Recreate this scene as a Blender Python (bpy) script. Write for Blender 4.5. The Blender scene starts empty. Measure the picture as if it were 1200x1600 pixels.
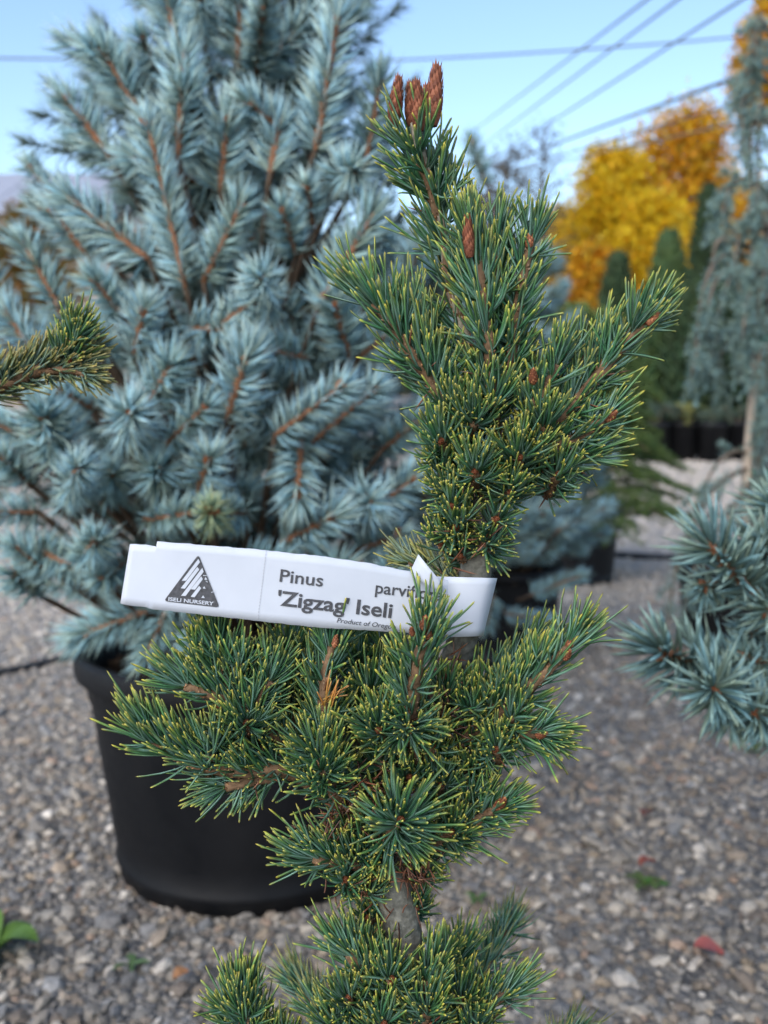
import bpy, math, random
import numpy as np
from mathutils import Vector, Matrix, Quaternion

# ------------------------------------------------------------------ camera, sky, sun, exposure
SC = bpy.context.scene
COL = SC.collection
CAM_H = 0.636
PITCH = math.radians(7.1)
F = 1600.0                                   # focal length in photograph pixels (photo 1200 x 1600)

cam_d = bpy.data.cameras.new('camera')
cam_d.sensor_fit = 'VERTICAL'; cam_d.sensor_height = 36; cam_d.sensor_width = 27
cam_d.lens = 36.0 * F / 1600.0
cam_d.clip_start = 0.01; cam_d.clip_end = 3000
cam_d.dof.use_dof = True; cam_d.dof.focus_distance = 0.398; cam_d.dof.aperture_fstop = 11.5
cam = bpy.data.objects.new('camera', cam_d); COL.objects.link(cam)
cam.location = (0, 0, CAM_H); cam.rotation_euler = (math.pi/2 - PITCH, 0, 0)
SC.camera = cam

SUN_EL = math.radians(34.0)
SUN_AZ = math.radians(207.0)                 # compass bearing of the sun, clockwise from +Y: behind the camera
w = bpy.data.worlds.new('World'); SC.world = w; w.use_nodes = True
nt = w.node_tree; nt.nodes.clear()
sky = nt.nodes.new('ShaderNodeTexSky'); sky.sky_type = 'NISHITA'; sky.sun_disc = False
sky.sun_elevation = SUN_EL; sky.sun_rotation = SUN_AZ
sky.air_density = 1.0; sky.dust_density = 1.2; sky.ozone_density = 2.5
bg = nt.nodes.new('ShaderNodeBackground'); bg.inputs[1].default_value = 0.12
out = nt.nodes.new('ShaderNodeOutputWorld')
nt.links.new(sky.outputs[0], bg.inputs[0]); nt.links.new(bg.outputs[0], out.inputs[0])

sun_d = bpy.data.lights.new('sun', 'SUN'); sun_d.energy = 1.2; sun_d.angle = math.radians(50); sun_d.color = (1.0, 0.98, 0.95)
sun = bpy.data.objects.new('sun', sun_d); COL.objects.link(sun)
sdir = Vector((math.sin(SUN_AZ)*math.cos(SUN_EL), math.cos(SUN_AZ)*math.cos(SUN_EL), math.sin(SUN_EL)))
sun.rotation_euler = sdir.to_track_quat('Z', 'Y').to_euler(); sun.location = (0, -10, 30)

SC.view_settings.view_transform = 'Standard'; SC.view_settings.look = 'None'
SC.view_settings.exposure = 1.2; SC.view_settings.gamma = 1.0; SC.view_settings.use_curve_mapping = False
SC.render.engine = 'CYCLES'
SC.cycles.use_denoising = True; SC.cycles.use_adaptive_sampling = True; SC.cycles.adaptive_threshold = 0.02
SC.cycles.max_bounces = 6; SC.cycles.diffuse_bounces = 3; SC.cycles.glossy_bounces = 2
SC.cycles.transmission_bounces = 2; SC.cycles.caustics_reflective = False; SC.cycles.caustics_refractive = False

rng = np.random.default_rng(7)
random.seed(7)
cp, sp = math.cos(PITCH), math.sin(PITCH)

def at(px, py, Y):
    """point seen at photo pixel (px, py) whose world y is Y"""
    a = (px-600)/F; b = (800-py)/F
    dx, dy, dz = a, cp + b*sp, -sp + b*cp
    t = Y/dy
    return Vector((dx*t, Y, CAM_H + dz*t))
def gnd(px, py, z=0.0):
    a = (px-600)/F; b = (800-py)/F
    dx, dy, dz = a, cp + b*sp, -sp + b*cp
    t = (z-CAM_H)/dz
    return Vector((dx*t, dy*t, z))
def pix(p):
    x, y, z = p[0], p[1], p[2]-CAM_H
    d = y*cp - z*sp
    if d <= 0.02: return None
    u = y*sp + z*cp
    return 600+F*x/d, 800-F*u/d

# ------------------------------------------------------------------ object helpers
def tag(o, label=None, cat=None, group=None, kind=None):
    if label: o['label'] = label
    if cat: o['category'] = cat
    if group: o['group'] = group
    if kind: o['kind'] = kind
    return o
def empty(name, loc, label, cat, group=None):
    o = bpy.data.objects.new(name, None); COL.objects.link(o); o.location = loc
    o.empty_display_size = 0.05
    return tag(o, label, cat, group)
def put(name, mesh, parent=None, loc=(0, 0, 0), kind=None, mats=None, mat4=None):
    o = bpy.data.objects.new(name, mesh); COL.objects.link(o)
    if parent: o.parent = parent
    if mat4 is not None: o.matrix_local = mat4
    else: o.location = loc
    if kind: o['kind'] = kind
    return o

class MB:
    """mesh buffer: vertices, polygons of any size, vertex colours, material slots"""
    def __init__(s):
        s.V = []; s.P = []; s.C = []; s.M = []; s.n = 0
    def add(s, V, polys, col=(1, 1, 1), m=0):
        V = np.asarray(V, np.float64).reshape(-1, 3)
        c = np.asarray(col, np.float64)
        if c.ndim == 1: c = np.tile(c[:3], (len(V), 1))
        s.V.append(V); s.C.append(c)
        for a in polys:                       # list of index arrays (k, sides)
            a = np.asarray(a, np.int64)
            if a.size: s.P.append(a + s.n); s.M.append(np.full(len(a), m))
        s.n += len(V)
        return s
    def merge(s, o, M=None):
        V = np.concatenate(o.V); 
        if M is not None:
            A = np.array(M); V = V @ A[:3, :3].T + A[:3, 3]
        s.V.append(V); s.C.append(np.concatenate(o.C))
        for a, m in zip(o.P, o.M): s.P.append(a + s.n); s.M.append(m)
        s.n += len(V)
        return s
    def mesh(s, name, mats, smooth=True):
        me = bpy.data.meshes.new(name)
        V = np.concatenate(s.V)
        me.vertices.add(len(V)); me.vertices.foreach_set('co', V.ravel().astype(np.float32))
        tot = sum(a.size for a in s.P); npol = sum(len(a) for a in s.P)
        me.loops.add(tot); me.polygons.add(npol)
        me.loops.foreach_set('vertex_index', np.concatenate([a.ravel() for a in s.P]).astype(np.int32))
        sizes = np.concatenate([np.full(len(a), a.shape[1]) for a in s.P])
        me.polygons.foreach_set('loop_start', (np.cumsum(sizes)-sizes).astype(np.int32))
        me.polygons.foreach_set('material_index', np.concatenate(s.M).astype(np.int32))
        at_ = me.attributes.new('Col', 'FLOAT_COLOR', 'POINT')
        C = np.ones((len(V), 4), np.float32); C[:, :3] = np.concatenate(s.C)
        at_.data.foreach_set('color', C.ravel())
        me.update(calc_edges=True); me.validate()
        me.polygons.foreach_set('use_smooth', np.full(npol, smooth))
        for m in (mats if isinstance(mats, (list, tuple)) else [mats]): me.materials.append(m)
        return me

def norm(a):
    return a/np.maximum(np.linalg.norm(a, axis=-1, keepdims=True), 1e-12)
def perp(d):
    ref = np.where(np.abs(d[:, 2:3]) < 0.9, np.array([[0, 0, 1.0]]), np.array([[1.0, 0, 0]]))
    u = norm(np.cross(d, ref)); return u, np.cross(d, u)

def needles(mb, B, D, L, W, bend, stops, m=0, nseg=4, jit=0.15, pale=None, taper=0.55, flat=1.0):
    """curved three-sided needles. stops: [(t, rgb)] colour along the needle"""
    N = len(B)
    if not N: return
    u, v = perp(D); ro = rng.uniform(0, 2*math.pi, N)[:, None]
    u, v = u*np.cos(ro)+v*np.sin(ro), v*np.cos(ro)-u*np.sin(ro)
    L = np.broadcast_to(L, (N,)); W = np.broadcast_to(W, (N,))
    ts = np.array([0, .3, .6, .86, .965]) if nseg == 5 else np.linspace(0, .94, nseg) if nseg > 3 else np.linspace(0, 1, nseg+1)[:-1]
    sc = rng.uniform(1-jit, 1+jit, (N, 1)); hue = rng.uniform(-jit, jit, (N, 1))*0.5
    T = np.array([a for a, _ in stops]); Cc = np.array([c for _, c in stops])
    def colat(t):
        c = np.array([np.interp(t, T, Cc[:, i]) for i in range(3)])
        c = c[None]*sc; return np.clip(np.concatenate([c[:, :1]*(1+hue), c[:, 1:2], c[:, 2:]*(1-hue)], 1), 0, 1)
    V = np.empty((N, nseg*3+1, 3)); C = np.empty((N, nseg*3+1, 3))
    for k, t in enumerate(ts):
        c = B + D*(L*t)[:, None] + bend*(t*t)
        r = (W/2*((0.75+0.25*min(1, t*4)) if k == 0 else 1-(1-taper)*t**3))[:, None]
        cc = colat(t)
        for j in range(3):
            a = 2*math.pi*j/3
            V[:, k*3+j] = c + (u*math.cos(a) + v*math.sin(a)*flat)*r
            C[:, k*3+j] = cc if (pale is None or j) else cc*0.45+np.array(pale)*0.55*(1 if t < .85 else .3)
    V[:, -1] = B + D*L[:, None] + bend; C[:, -1] = colat(1.0)
    base = (np.arange(N)*(nseg*3+1))[:, None]
    q = []
    for k in range(nseg-1):
        for j in range(3):
            q.append([k*3+j, k*3+(j+1) % 3, (k+1)*3+(j+1) % 3, (k+1)*3+j])
    q = np.array(q, np.int64).reshape(-1, 4)
    e = (nseg-1)*3
    t3 = np.array([[e, e+1, e+2+1-1+1], [e+1, e+2, e+3], [e+2, e, e+3]])
    t3 = np.array([[e, e+1, nseg*3], [e+1, e+2, nseg*3], [e+2, e, nseg*3]])
    polys = [(base[:, :, None]+t3[None]).reshape(-1, 3)]
    if len(q): polys.insert(0, (base[:, :, None]+q[None]).reshape(-1, 4))
    mb.add(V.reshape(-1, 3), polys, C.reshape(-1, 3), m)

def smooth_path(pts, rad, step):
    """Catmull-Rom resample of a polyline with a radius per point"""
    P = [np.array(p, float) for p in pts]; R = list(rad) if hasattr(rad, '__len__') else [rad]*len(P)
    if len(P) == 2: P = [P[0], (P[0]+P[1])/2, P[1]]; R = [R[0], (R[0]+R[1])/2, R[1]]
    Q = [2*P[0]-P[1]]+P+[2*P[-1]-P[-2]]
    o, r = [], []
    for i in range(len(P)-1):
        n = max(2, int(np.linalg.norm(P[i+1]-P[i])/step))
        for k in range(n):
            t = k/n; p0, p1, p2, p3 = Q[i:i+4]
            o.append(0.5*((2*p1)+(-p0+p2)*t+(2*p0-5*p1+4*p2-p3)*t*t+(-p0+3*p1-3*p2+p3)*t**3)); r.append(R[i]*(1-t)+R[i+1]*t)
    o.append(P[-1]); r.append(R[-1])
    return np.array(o), np.array(r)
def tube(mb, P, R, n=8, col=(1, 1, 1), m=0, rough=0.0, cap=True):
    P = np.asarray(P, float); K = len(P); R = np.broadcast_to(R, (K,))
    T = norm(np.gradient(P, axis=0)); u = perp(T[:1])[0][0]
    V = []
    for i in range(K):
        u = u - T[i]*np.dot(u, T[i]); u /= max(np.linalg.norm(u), 1e-9); v = np.cross(T[i], u)
        for j in range(n):
            a = 2*math.pi*j/n; rr = R[i]*(1+rng.uniform(-rough, rough))
            V.append(P[i]+(u*math.cos(a)+v*math.sin(a))*rr)
    q = [[i*n+j, i*n+(j+1) % n, (i+1)*n+(j+1) % n, (i+1)*n+j] for i in range(K-1) for j in range(n)]
    polys = [q]
    if cap: polys += [[list(range(n))[::-1]], [[(K-1)*n+j for j in range(n)]]]
    mb.add(V, polys, col, m)
def lathe(mb, prof, n=48, col=(1, 1, 1), m=0, c=(0, 0, 0)):
    V = []; 
    for r, z in prof:
        for j in range(n):
            a = 2*math.pi*j/n; V.append((c[0]+r*math.cos(a), c[1]+r*math.sin(a), c[2]+z))
    K = len(prof)
    mb.add(V, [[[i*n+j, i*n+(j+1) % n, (i+1)*n+(j+1) % n, (i+1)*n+j] for i in range(K-1) for j in range(n)]], col, m)
def box(mb, a, b, col=(1, 1, 1), m=0):
    x0, y0, z0 = a; x1, y1, z1 = b
    V = [(x, y, z) for z in (z0, z1) for y in (y0, y1) for x in (x0, x1)]
    mb.add(V, [[[0, 2, 3, 1], [4, 5, 7, 6], [0, 1, 5, 4], [2, 6, 7, 3], [0, 4, 6, 2], [1, 3, 7, 5]]], col, m)
def leafcards(mb, B, size, stops, m=0, aspect=0.6):
    """small folded leaves (two faces along a midrib) with random orientation"""
    N = len(B); D = norm(rng.normal(size=(N, 3))); u, v = perp(D)
    s = np.broadcast_to(size, (N,))[:, None]
    V = np.stack([B, B+D*s*.5+u*s*aspect*.5+v*s*.12, B+D*s, B+D*s*.5-u*s*aspect*.5+v*s*.12], 1)
    k = rng.integers(0, len(stops), N); c = np.array(stops)[k]*rng.uniform(.75, 1.2, (N, 1))
    C = np.repeat(c[:, None], 4, 1)
    b = (np.arange(N)*4)[:, None]
    mb.add(V.reshape(-1, 3), [np.concatenate([b+np.array([[0, 1, 2]]), b+np.array([[0, 2, 3]])])], C.reshape(-1, 3), m)

# ------------------------------------------------------------------ materials
def mat_base(name):
    m = bpy.data.materials.new(name); m.use_nodes = True
    return m, m.node_tree, m.node_tree.nodes['Principled BSDF']
def mat_col(name, rough=0.6, spec=0.3, trans=0.0, noise=0.0, nscale=200.0, bump=0.0, sheen=0.0):
    """material that takes its colour from the Col attribute, with a little grain"""
    m, t, p = mat_base(name)
    a = t.nodes.new('ShaderNodeAttribute'); a.attribute_name = 'Col'; src = a.outputs['Color']
    if noise or bump:
        tc = t.nodes.new('ShaderNodeTexCoord'); nz = t.nodes.new('ShaderNodeTexNoise'); nz.inputs['Scale'].default_value = nscale
        nz.inputs['Detail'].default_value = 5; t.links.new(tc.outputs['Object'], nz.inputs['Vector'])
        if noise:
            mr = t.nodes.new('ShaderNodeMapRange'); mr.inputs[1].default_value = .25; mr.inputs[2].default_value = .75
            mr.inputs[3].default_value = 1-noise; mr.inputs[4].default_value = 1+noise
            t.links.new(nz.outputs[0], mr.inputs[0])
            mx = t.nodes.new('ShaderNodeVectorMath'); mx.operation = 'SCALE'
            t.links.new(src, mx.inputs[0]); t.links.new(mr.outputs[0], mx.inputs['Scale']); src = mx.outputs[0]
        if bump:
            b = t.nodes.new('ShaderNodeBump'); b.inputs['Strength'].default_value = bump; b.inputs['Distance'].default_value = 0.3/nscale
            t.links.new(nz.outputs[0], b.inputs['Height']); t.links.new(b.outputs[0], p.inputs['Normal'])
    t.links.new(src, p.inputs['Base Color']); p.inputs['Roughness'].default_value = rough
    p.inputs['Specular IOR Level'].default_value = spec
    if trans:
        tr = t.nodes.new('ShaderNodeBsdfTranslucent'); t.links.new(src, tr.inputs['Color'])
        mix = t.nodes.new('ShaderNodeMixShader'); mix.inputs[0].default_value = trans
        t.links.new(p.outputs[0], mix.inputs[1]); t.links.new(tr.outputs[0], mix.inputs[2])
        t.links.new(mix.outputs[0], t.nodes['Material Output'].inputs['Surface'])
    return m
M_NEEDLE = mat_col('pine_needle', rough=.42, spec=.45, trans=.15)
M_SPRUCE = mat_col('spruce_needle', rough=.6, spec=.25, trans=.08)
M_BARK = mat_col('bark', rough=.9, spec=.1, noise=.5, nscale=420, bump=.9)
M_BUD = mat_col('bud_scale', rough=.65, spec=.25, noise=.3, nscale=900)
M_LEAF = mat_col('leaf', rough=.55, spec=.3, trans=.3)
M_AUTUMN = mat_col('autumn_leaf', rough=.5, spec=.3, trans=.5)
M_STONE = mat_col('stone', rough=.85, spec=.2, noise=.28, nscale=160, bump=.25)
M_WIRE = mat_col('wire', rough=.6)
M_WOOD = mat_col('wood', rough=.8, spec=.2, noise=.2, nscale=60)
M_PAINT = mat_col('painted_metal', rough=.5, spec=.4, noise=.08, nscale=3)
M_SOIL = mat_col('potting_soil', rough=.95, spec=.1, noise=.6, nscale=120, bump=1.0)

def make_plastic():
    m, t, p = mat_base('black_plastic')
    tc = t.nodes.new('ShaderNodeTexCoord'); n1 = t.nodes.new('ShaderNodeTexNoise'); n1.inputs['Scale'].default_value = 9; n1.inputs['Detail'].default_value = 6
    n2 = t.nodes.new('ShaderNodeTexNoise'); n2.inputs['Scale'].default_value = 60; n2.inputs['Detail'].default_value = 8
    mp = t.nodes.new('ShaderNodeMapping'); mp.inputs['Scale'].default_value = (1, 1, .25)
    t.links.new(tc.outputs['Object'], mp.inputs[0]); t.links.new(mp.outputs[0], n1.inputs[0]); t.links.new(tc.outputs['Object'], n2.inputs[0])
    r = t.nodes.new('ShaderNodeValToRGB'); e = r.color_ramp.elements
    e[0].position = .35; e[0].color = (.0045, .005, .0065, 1); e[1].position = .85; e[1].color = (.013, .013, .014, 1)
    t.links.new(n1.outputs[0], r.inputs[0]); t.links.new(r.outputs[0], p.inputs['Base Color'])
    mr = t.nodes.new('ShaderNodeMapRange'); mr.inputs[3].default_value = .38; mr.inputs[4].default_value = .72
    t.links.new(n2.outputs[0], mr.inputs[0]); t.links.new(mr.outputs[0], p.inputs['Roughness'])
    b = t.nodes.new('ShaderNodeBump'); b.inputs['Strength'].default_value = .15; b.inputs['Distance'].default_value = .002
    t.links.new(n2.outputs[0], b.inputs['Height']); t.links.new(b.outputs[0], p.inputs['Normal'])
    p.inputs['Specular IOR Level'].default_value = .22
    return m
M_POT = make_plastic()

def make_paper():
    m, t, p = mat_base('label_paper')
    tc = t.nodes.new('ShaderNodeTexCoord'); n = t.nodes.new('ShaderNodeTexNoise'); n.inputs['Scale'].default_value = 60; n.inputs['Detail'].default_value = 6
    t.links.new(tc.outputs['Object'], n.inputs[0])
    r = t.nodes.new('ShaderNodeValToRGB'); e = r.color_ramp.elements
    e[0].position = .3; e[0].color = (.47, .50, .56, 1); e[1].position = .7; e[1].color = (.52, .55, .61, 1)
    t.links.new(n.outputs[0], r.inputs[0]); t.links.new(r.outputs[0], p.inputs['Base Color'])
    p.inputs['Roughness'].default_value = .5; p.inputs['Specular IOR Level'].default_value = .3
    return m
M_PAPER = make_paper()
def make_ink():
    m, t, p = mat_base('printed_ink')
    tc = t.nodes.new('ShaderNodeTexCoord'); n = t.nodes.new('ShaderNodeTexNoise'); n.inputs['Scale'].default_value = 900; n.inputs['Detail'].default_value = 4
    t.links.new(tc.outputs['Object'], n.inputs[0])
    r = t.nodes.new('ShaderNodeValToRGB'); e = r.color_ramp.elements
    e[0].position = .3; e[0].color = (.035, .036, .042, 1); e[1].position = .8; e[1].color = (.085, .087, .098, 1)
    t.links.new(n.outputs[0], r.inputs[0]); t.links.new(r.outputs[0], p.inputs['Base Color']); p.inputs['Roughness'].default_value = .6
    return m
M_INK = make_ink()

def make_ground():
    m, t, p = mat_base('gravel_ground')
    tc = t.nodes.new('ShaderNodeTexCoord')
    def vor(scale):
        v = t.nodes.new('ShaderNodeTexVoronoi'); v.inputs['Scale'].default_value = scale
        t.links.new(tc.outputs['Object'], v.inputs['Vector']); return v
    v1 = vor(75); v2 = vor(160)
    ramp = t.nodes.new('ShaderNodeValToRGB'); el = ramp.color_ramp.elements
    for i, (po, c) in enumerate([(0, (.13, .125, .12)), (.25, (.24, .225, .205)), (.5, (.19, .185, .18)), (.7, (.33, .30, .26)), (.88, (.28, .24, .19)), (1, (.46, .43, .39))]):
        e = el[i] if i < 2 else el.new(po); e.position = po; e.color = (*c, 1)
    sep = t.nodes.new('ShaderNodeSeparateColor'); t.links.new(v1.outputs['Color'], sep.inputs[0]); t.links.new(sep.outputs[0], ramp.inputs[0])
    n = t.nodes.new('ShaderNodeTexNoise'); n.inputs['Scale'].default_value = 1.3; n.inputs['Detail'].default_value = 8; t.links.new(tc.outputs['Object'], n.inputs['Vector'])
    r2 = t.nodes.new('ShaderNodeValToRGB'); r2.color_ramp.elements[0].position = .38; r2.color_ramp.elements[1].position = .66
    r2.color_ramp.elements[0].color = (.8, .8, .8, 1); r2.color_ramp.elements[1].color = (1.25, 1.2, 1.12, 1); t.links.new(n.outputs[0], r2.inputs[0])
    mx = t.nodes.new('ShaderNodeMix'); mx.data_type = 'RGBA'; mx.blend_type = 'MULTIPLY'; mx.inputs[0].default_value = 1
    t.links.new(ramp.outputs[0], mx.inputs[6]); t.links.new(r2.outputs[0], mx.inputs[7])
    sx = t.nodes.new('ShaderNodeSeparateXYZ'); t.links.new(tc.outputs['Object'], sx.inputs[0])
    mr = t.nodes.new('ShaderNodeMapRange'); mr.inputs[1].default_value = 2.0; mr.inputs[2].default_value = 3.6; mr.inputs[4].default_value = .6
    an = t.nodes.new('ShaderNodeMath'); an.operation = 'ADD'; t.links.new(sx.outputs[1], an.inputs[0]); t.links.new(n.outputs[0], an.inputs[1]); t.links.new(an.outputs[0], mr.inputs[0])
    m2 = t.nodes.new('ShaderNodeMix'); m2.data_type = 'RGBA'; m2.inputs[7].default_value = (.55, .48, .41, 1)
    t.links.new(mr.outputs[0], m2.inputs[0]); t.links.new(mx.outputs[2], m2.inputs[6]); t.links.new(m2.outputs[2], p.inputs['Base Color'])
    b = t.nodes.new('ShaderNodeBump'); b.inputs['Strength'].default_value = .8; b.inputs['Distance'].default_value = .008; b.invert = True
    ad = t.nodes.new('ShaderNodeMath'); ad.operation = 'ADD'
    t.links.new(v1.outputs['Distance'], ad.inputs[0]); t.links.new(v2.outputs['Distance'], ad.inputs[1]); t.links.new(ad.outputs[0], b.inputs['Height'])
    t.links.new(b.outputs[0], p.inputs['Normal']); p.inputs['Roughness'].default_value = .9; p.inputs['Specular IOR Level'].default_value = .2
    return m
M_GROUND = make_ground()

# ------------------------------------------------------------------ the setting: ground, gravel
g = MB(); g.add([(-600, -200, 0), (600, -200, 0), (600, 1500, 0), (-600, 1500, 0)], [[[0, 1, 2, 3]]])
tag(put('ground', g.mesh('ground', M_GROUND, False)), 'grey gravel yard of the plant nursery', 'ground', kind='structure')

STONE_COL = np.array([(.30, .29, .275), (.22, .215, .21), (.37, .345, .31), (.45, .43, .40), (.16, .165, .175), (.27, .235, .20), (.33, .28, .22), (.24, .25, .265), (.58, .56, .53), (.20, .175, .155), (.35, .27, .22)])
STONE_P = np.array([.17, .18, .14, .07, .13, .12, .07, .08, .02, .09, .03]); STONE_P = STONE_P/STONE_P.sum(); STONE_COL = STONE_COL*np.array([1.0, .93, .84])
def ico():
    t = (1+5**.5)/2
    V = np.array([(-1, t, 0), (1, t, 0), (-1, -t, 0), (1, -t, 0), (0, -1, t), (0, 1, t), (0, -1, -t), (0, 1, -t), (t, 0, -1), (t, 0, 1), (-t, 0, -1), (-t, 0, 1)])
    Fc = np.array([(0, 11, 5), (0, 5, 1), (0, 1, 7), (0, 7, 10), (0, 10, 11), (1, 5, 9), (5, 11, 4), (11, 10, 2), (10, 7, 6), (7, 1, 8), (3, 9, 4), (3, 4, 2), (3, 2, 6), (3, 6, 8), (3, 8, 9), (4, 9, 5), (2, 4, 11), (6, 2, 10), (8, 6, 7), (9, 8, 1)])
    return norm(V), Fc
def stones(mb, XY, size, sink=.25):
    V0, F0 = ico(); N = len(XY)
    a = rng.uniform(0, 2*math.pi, N); s = size[:, None, None]
    V = V0[None]*(1+rng.uniform(-.28, .22, (N, 12, 1)))*s*np.stack([np.ones(N), rng.uniform(.6, .95, N), rng.uniform(.4, .75, N)], 1)[:, None]
    c, d = np.cos(a)[:, None], np.sin(a)[:, None]
    X = V[..., 0]*c-V[..., 1]*d; Yy = V[..., 0]*d+V[..., 1]*c
    tl = rng.normal(0, .3, (N, 1)); Z = V[..., 2]+X*tl
    V = np.stack([X+XY[:, :1], Yy+XY[:, 1:], Z+size[:, None]*(.5-sink)*rng.uniform(.2, 1.2, (N, 1))], -1)
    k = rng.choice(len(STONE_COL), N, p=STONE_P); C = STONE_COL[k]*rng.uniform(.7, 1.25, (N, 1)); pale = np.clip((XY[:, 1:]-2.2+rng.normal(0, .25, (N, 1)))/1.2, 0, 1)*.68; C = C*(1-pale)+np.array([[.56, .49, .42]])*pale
    mb.add(V.reshape(-1, 3), [((np.arange(N)*12)[:, None, None]+F0[None]).reshape(-1, 3)], np.repeat(C, 12, 0))
def gravel_band(mb, y0, y1, cell, smin, smax, keep=1.0, margin=.35):
    ys = np.arange(y0, y1, cell)
    pts = []
    for y in ys:
        hw = y*.42+margin; xs = np.arange(-hw, hw, cell)
        pts.append(np.stack([xs, np.full(len(xs), y)], 1))
    P = np.concatenate(pts); P += rng.uniform(-.5, .5, P.shape)*cell*1.1
    P = P[rng.random(len(P)) < keep]
    size = smin+(smax-smin)*rng.random(len(P))**2.2
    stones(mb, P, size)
gm = MB()
gravel_band(gm, .75, 2.3, .0135, .0045, .009)
gravel_band(gm, .75, 2.3, .025, .008, .0145, .8)
gravel_band(gm, .75, 2.6, .06, .013, .021, .4)
gravel_band(gm, 2.3, 4.2, .024, .008, .014)
gravel_band(gm, 2.6, 6.0, .10, .013, .022, .5)
gravel_band(gm, 4.2, 9.0, .055, .013, .024, 1, .1)
tag(put('gravel', gm.mesh('gravel', M_STONE, False)), 'loose grey and tan gravel stones covering the yard', 'gravel', kind='stuff')

# ------------------------------------------------------------------ shoots and trees
def path_pts(P, n, lo=0.0, hi=1.0):
    """n random points along polyline P between arc fractions lo..hi, with tangent"""
    P = np.asarray(P); s = np.r_[0, np.cumsum(np.linalg.norm(np.diff(P, axis=0), axis=1))]; s /= s[-1]
    f = rng.uniform(lo, hi, n)
    B = np.stack([np.interp(f, s, P[:, i]) for i in range(3)], 1)
    e = 1e-3; B1 = np.stack([np.interp(np.minimum(f+.02, 1), s, P[:, i]) for i in range(3)], 1); B0 = np.stack([np.interp(np.maximum(f-.02, 0), s, P[:, i]) for i in range(3)], 1)
    return B, norm(B1-B0), f
def brush(mb, P, n, L, W, a_base, a_tip, stops, lo=0., hi=1., up=0., spread=.18, curve=.1, side=None, m=0, tipn=0, rad=0.0, part=None, sd=14, fasc=1, **kw):
    """needles along a twig: opening angle a_base..a_tip (degrees from the twig direction)"""
    B, T, f = path_pts(P, max(1, n//fasc), lo, hi)
    if fasc > 1: B, T, f = (np.repeat(a, fasc, 0) for a in (B, T, f))
    n = len(B)
    if tipn:
        k = int(tipn); B = np.concatenate([B, np.repeat(P[-1:], k, 0)]); T = np.concatenate([T, np.repeat(norm(P[-1:]-P[-2:-1]), k, 0)]); f = np.r_[f, np.ones(k)]
    N = len(B); u, v = perp(T); az = rng.uniform(0, 2*math.pi, N)[:, None]; aj = rng.normal(0, sd, N)
    if fasc > 1: az[:n] = np.repeat(az[:n:fasc], fasc, 0)+rng.normal(0, .16, (n, 1)); aj[:n] = np.repeat(aj[:n:fasc], fasc)+rng.normal(0, 7, n)
    R = u*np.cos(az)+v*np.sin(az)
    if up: R = norm(R+np.array([[0, 0, up]])); R = norm(R-T*np.sum(R*T, 1, keepdims=True))
    if side is not None: R = norm(R+np.array([side])); R = norm(R-T*np.sum(R*T, 1, keepdims=True))
    if part is not None:                      # needles parted on one side of the twig
        keep = ~((R @ np.array(part[0]) > part[2]) & (rng.random(N) < part[1]) & (f < .93))
        B, T, f, R, aj = B[keep], T[keep], f[keep], R[keep], aj[keep]; n = int(keep[:n].sum()); N = len(B)
    ff = (f-lo)/max(hi-lo, 1e-6)
    ang = np.radians(a_base+(a_tip-a_base)*ff**1.5 + aj)
    if tipn: ang[n:] = np.radians(rng.uniform(4, max(a_tip, 30), N-n))
    D = norm(T*np.cos(ang)[:, None]+R*np.sin(ang)[:, None]+rng.normal(0, spread*.4, (N, 3)))
    LL = L*rng.uniform(.72, 1.1, N)
    bend = (T*.6-D*.2+np.array([[0, 0, up*.6]]))*(LL*curve)[:, None]*rng.uniform(.2, 1.9, (N, 1)) + rng.normal(0, 0.05 if fasc == 1 else .18, (N, 3))*LL[:, None]
    needles(mb, B+R*rad, D, LL, W*rng.uniform(.85, 1.15, N), bend, stops, m=m, **kw)

def bud_mesh(name, slim=1.0, cols=((.30, .11, .05), (.40, .17, .08), (.20, .07, .04)), n=46, tipc=None):
    """scaly bud, one unit long along +z"""
    mb = MB(); prof = [(0.02, 0), (.17, .06), (.24, .25), (.22, .5), (.14, .78), (.05, .95), (0.003, 1)]
    prof = [(r*slim, z) for r, z in prof]
    lathe(mb, prof, 10, cols[2])
    for i in range(n):
        z = .04+.9*i/n; r = np.interp(z, [p[1] for p in prof], [p[0] for p in prof]); a = i*2.39996
        o = np.array([math.cos(a), math.sin(a), 0]); tn = np.array([-math.sin(a), math.cos(a), 0]); wv = (.13*slim+.04)*(1-z*.5); h = .17
        b = o*r*.92+np.array([0, 0, z-.03]); t = o*(r*.95+.05)+np.array([0, 0, z+h]); mid = o*(r*1.05+.03)+np.array([0, 0, z+h*.4])
        c = np.array(cols[i % 2])*rng.uniform(.7, 1.25)
        mb.add([b-tn*wv*.6, b+tn*wv*.6, mid+tn*wv*.5, t, mid-tn*wv*.5], [[[0, 1, 2, 4]], [[4, 2, 3]]], [c, c, c, tipc or c*1.3, c])
    return mb.mesh(name, M_BUD, False)
BUD_PINE = bud_mesh('pine_bud', 1.0)
BUD_LONG = bud_mesh('pine_long_bud', .46, ((.15, .05, .028), (.24, .085, .045), (.09, .03, .018)), 120)
BUD_SPR = bud_mesh('spruce_bud', 1.2, ((.42, .17, .06), (.5, .24, .1), (.25, .1, .05)), 24)
def orient(p, d, s):
    q = Vector((0, 0, 1)).rotation_difference(Vector(d).normalized())
    return Matrix.Translation(Vector(p)) @ q.to_matrix().to_4x4() @ Matrix.Diagonal((s, s, s, 1))

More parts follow.
